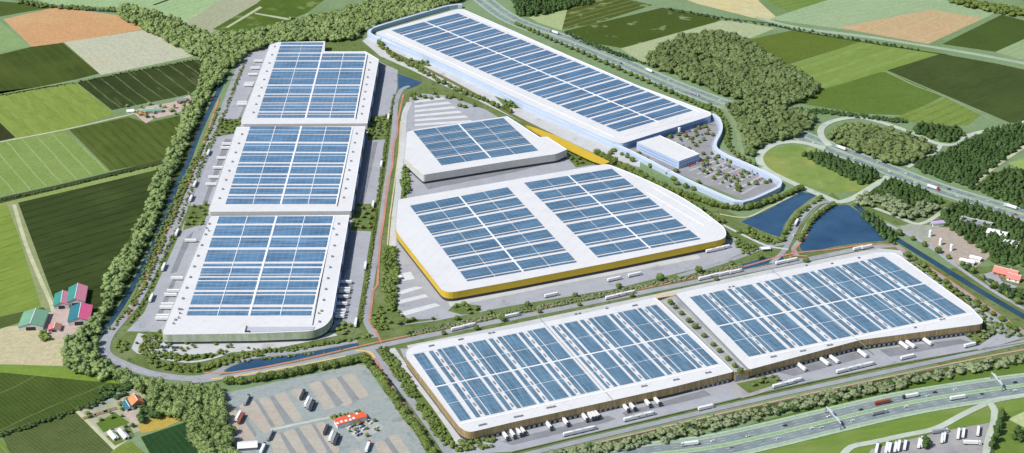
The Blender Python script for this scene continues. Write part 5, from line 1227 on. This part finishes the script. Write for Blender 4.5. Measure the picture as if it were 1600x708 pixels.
scatter_trees([(128,642),(180,622),(204,612),(224,630),(226,668),(204,676),(172,688),(150,662)], 11, 5, 4.5, 'leaf_green', 'small tree in the garden of the orange-tiled farmhouse', 'farmhouse garden', .45, kind='lo')
scatter_trees([(536,662),(578,650),(604,668),(560,694)], 9, 4, 4, 'leaf_green', 'small tree around the court of the red-roofed restaurant', 'restaurant court', .5, kind='lo')
scatter_trees([(300,566),(236,560),(205,545),(215,528),(240,534),(380,540),(430,540),(372,556)], 8, 4, 3.6, 'leaf_green', 'small tree in the garden below the green facade', 'facade garden', .5, kind='lo')
scatter_trees([(610,400),(618,392),(622,470),(616,486)], 7, 4, 4, 'leaf_green', 'small tree at the edge of the yard left of the yellow warehouse', 'yellow yard edge', .6, kind='lo')
scatter_trees([(190,165),(300,148),(300,178),(235,190)], 12, 6, 6, 'leaf_sage', 'tree between the sheds of the small farm at the tree belt', 'small farm', .4, kind='lo')
scatter_trees([(640,146),(700,148),(760,172),(750,180),(700,160),(645,158)], 13, 6, 6, 'leaf_green', 'tree at the edge of the striped parking behind the small white warehouse', 'striped parking trees', .7)
scatter_trees([(900,258),(1520,300),(1520,300)], 20, 5, 5, 'leaf_green', '', '', 0.0)
# shrub masses inside the park
def shrubs(poly, sp, d, h, leaf, label, z=2): return wood('shrubbery', scatter(poly, sp, z=z), d, h, leaf, label, 'shrubs', 'lo')
shrubs([(216,545),(222,525),(250,518),(262,530),(240,545),(300,556),(340,550),(352,538),(350,548),(310,562),(250,562),(228,556)], 5.5, 5, 4, 'leaf_green', 'dense green shrubs in the garden below the green facade, upper band')
shrubs([(232,562),(260,568),(320,568),(370,550),(430,544),(430,549),(375,562),(330,578),(280,580),(240,572)], 5.5, 5, 4, 'leaf_green', 'green shrubs in the lower band between garden path and ring road')
shrubs([(178,540),(186,530),(196,528),(200,545),(192,552)], 6, 6, 3, 'leaf_green', 'shrubs inside the bend of the ring road')
shrubs([(590,543),(604,541),(630,575),(656,616),(650,624),(636,616)], 3.6, 4.6, 3.4, 'leaf_green', 'thick clipped hedge left of the left front warehouse, upper half')
shrubs([(650,632),(659,628),(685,658),(707,688),(694,694),(672,668)], 3.6, 4.6, 3.4, 'leaf_green', 'thick clipped hedge left of the left front warehouse, lower half')
shrubs([(694,693),(745,684),(775,686),(770,698),(720,704),(704,702)], 6, 6, 4, 'leaf_green', 'shrubs below the rounded corner of the left front warehouse')
shrubs([(600,388),(608,382),(620,390),(622,420),(619,460),(617,486),(604,484),(598,440)], 5, 6.5, 5.5, 'leaf_green', 'tall shrubs left of the yellow warehouse car park')
shrubs([(630,258),(638,262),(640,300),(630,305),(626,290)], 5, 6, 5, 'leaf_green', 'shrubs at the left corner of the small white warehouse')
shrubs([(583,486),(592,470),(600,500),(608,512),(590,516),(580,505)], 5, 5, 3.5, 'leaf_green', 'low shrubs at the near end of the avenue')
shrubs([(640,516),(800,484),(960,452),(1100,424),(1160,410),(1160,415),(1100,429),(960,458),(800,491),(640,523)], 3.5, 3.6, 2, 'leaf_grey', 'long grey-green hedge between the yellow warehouse lane and the main road')
shrubs([(614,146),(617,146),(606,215),(594,300),(590,318),(587,316),(600,225)], 2.4, 2.4, 2.2, 'leaf_green', 'narrow hedge between the right yards and the avenue, far half')
shrubs([(586,325),(590,325),(580,410),(566,500),(560,508),(557,506),(570,440)], 2.4, 2.4, 2.2, 'leaf_green', 'narrow hedge between the right yards and the avenue, near half')
shrubs([(380,96),(384,96),(345,195),(330,230),(290,322),(278,358),(240,440),(216,492),(204,506),(200,503),(225,465),(275,350),(318,238),(350,170)], 4, 3, 2.6, 'leaf_green', 'narrow hedge between the left yards and the ring road')
shrubs([(340,166),(344,166),(318,234),(262,366),(216,474),(170,520),(168,516),(204,470),(246,365),(293,262),(318,220)], 5, 4.5, 3, 'leaf_green', 'loose bushes between the narrow canal and the red cycle path')
shrubs([(420,545),(500,535),(560,525),(580,520),(580,524),(500,541),(420,552)], 5, 5, 3, 'leaf_green', 'low shrubs along the road below the green facade')
shrubs([(355,573),(372,566),(420,560),(500,551),(560,539),(500,549),(420,557),(372,563)], 4, 4, 2.5, 'leaf_green', 'low shrubs on the road side of the long narrow pond')
shrubs([(1165,352),(1195,366),(1222,376),(1215,382),(1190,375),(1150,362)], 6, 6, 4, 'leaf_green', 'shrubs on the near shore of the smaller pond')
shrubs([(1105,350),(1135,360),(1165,378),(1190,388),(1160,398),(1150,380)], 6, 6, 3.5, 'leaf_green', 'shrubs right of the rounded corner of the yellow warehouse')
shrubs([(1470,470),(1420,412),(1408,400),(1425,404),(1490,452),(1570,512),(1560,516),(1500,480)], 7, 6, 3.5, 'leaf_green', 'low shrubs in the strip right of the right front warehouse')
shrubs([(1536,528),(1560,520),(1640,545),(1640,535),(1590,515),(1560,506),(1530,512)], 8, 6, 4, 'leaf_grey', 'grey-green shrubs at the far right end of the front yard')
shrubs([(1564,641),(1568,641),(1556,690),(1550,716),(1545,716),(1553,680)], 3.5, 5, 11, 'leaf_dark', 'tall dark narrow hedge beside the slip road in the lower right corner', 4)
shrubs([(1436,700),(1450,686),(1458,684),(1448,704)], 8, 8, 9, 'leaf_dark', 'clump of dark trees among the parked lorries in the lower right corner')
shrubs([(1578,680),(1600,670),(1610,690),(1590,690)], 8, 8, 8, 'leaf_dark', 'dark tree clump at the right edge below the tall hedge')
shrubs([(212,650),(225,636),(262,634),(262,648),(232,656),(216,662)], 7, 8, 9, 'leaf_dark', 'dark trees beside the orange-tiled farmhouse')
shrubs([(160,606),(205,600),(212,606),(190,618),(150,632),(128,640),(150,622)], 7, 7, 5, 'leaf_dark', 'dark hedge between the crop rows and the garden plot')
shrubs([(1208,168),(1300,172),(1335,178),(1420,188),(1420,192),(1335,183),(1300,178),(1210,173)], 5, 5, 5, 'leaf_dark', 'dark hedge between the bright fields and the far loop')
shrubs([(884,48),(930,68),(985,88),(1010,98),(1008,100),(980,92),(925,72),(882,52)], 5, 5, 3.5, 'leaf_dark', 'dark hedge between the blotched dark field and the far motorway')
shrubs([(0,147),(60,136),(118,127),(200,110),(318,89),(318,91),(200,113),(118,129),(60,138),(0,149)], 6, 3.5, 2.5, 'leaf_green', 'ragged low hedge along the track between the upper left fields')
shrubs([(0,310),(100,289),(250,254),(250,256),(100,291),(0,313)], 4, 3.5, 2.5, 'leaf_dark', 'dark ragged hedge in the ditch above the large dark field')
shrubs([(1044,12),(1130,27),(1200,36),(1300,53),(1440,77),(1440,79),(1300,56),(1200,39),(1130,30),(1044,15)], 8, 5, 3.5, 'leaf_dark', 'dark hedge line along the ditch between the upper right fields')
shrubs([(0,676),(120,637),(170,616),(174,619),(120,642),(0,682)], 4, 4, 3, 'leaf_dark', 'dark hedge between the two row crops at the lower left')
shrubs([(30,0),(70,7),(120,11),(182,14),(182,17),(110,14),(60,10),(25,4)], 7, 7, 6, 'leaf_green', 'line of bushes along the ditch at the top left')
shrubs([(1545,438),(1600,455),(1600,470),(1560,460),(1530,425),(1500,405),(1510,420)], 9, 8, 6, 'leaf_dark', 'garden trees around the rose-red farmhouse')
shrubs([(515,650),(540,646),(560,641),(568,640),(560,646),(522,655)], 4, 4, 4, 'leaf_green', 'low planting behind the red-roofed restaurant')
shrubs([(128,508),(150,500),(165,515),(150,524),(120,526)], 7, 9, 8, 'leaf_sage', 'trees behind the magenta-roofed barn')
shrubs([(60,524),(70,518),(78,526),(68,534)], 5, 6, 6, 'leaf_green', 'small round trees at the corner of the pink farmyard')
shrubs([(286,172),(300,168),(296,182),(284,184)], 7, 9, 8, 'leaf_sage', 'trees at the yard corner of the small farm')
QUEUE.sort(key=lambda q: -q[0])
for q in QUEUE[:290]: build_tree(*q[1:])
rest = {}
for q in QUEUE[290:]: rest.setdefault(q[4], []).append(q)
Vs, Fs, mi, off = [], [], [], 0
for k_, (lf, qs) in enumerate(rest.items()):
    for q in qs:
        V, Fc = {'hi': HI, 'lo': LO, 'con': CON}[q[7]][random.randrange(4)]
        Vs.append(V*np.array([q[2], q[2], q[3]])+np.array([q[1][0], q[1][1], q[9]])); Fs.append(Fc+off); off += len(V); mi += [k_]*len(Fc)
me = np_mesh('small_trees', np.concatenate(Vs), np.concatenate(Fs), M[list(rest)[0]])
for lf in list(rest)[1:]: me.materials.append(M[lf])
me.polygons.foreach_set('material_index', mi)
tag(link('small_trees', me), 'smallest trees of the rows and plantings all over the park', 'trees', kind='stuff')
print('trees', len(QUEUE), 'objects', len(D.objects))
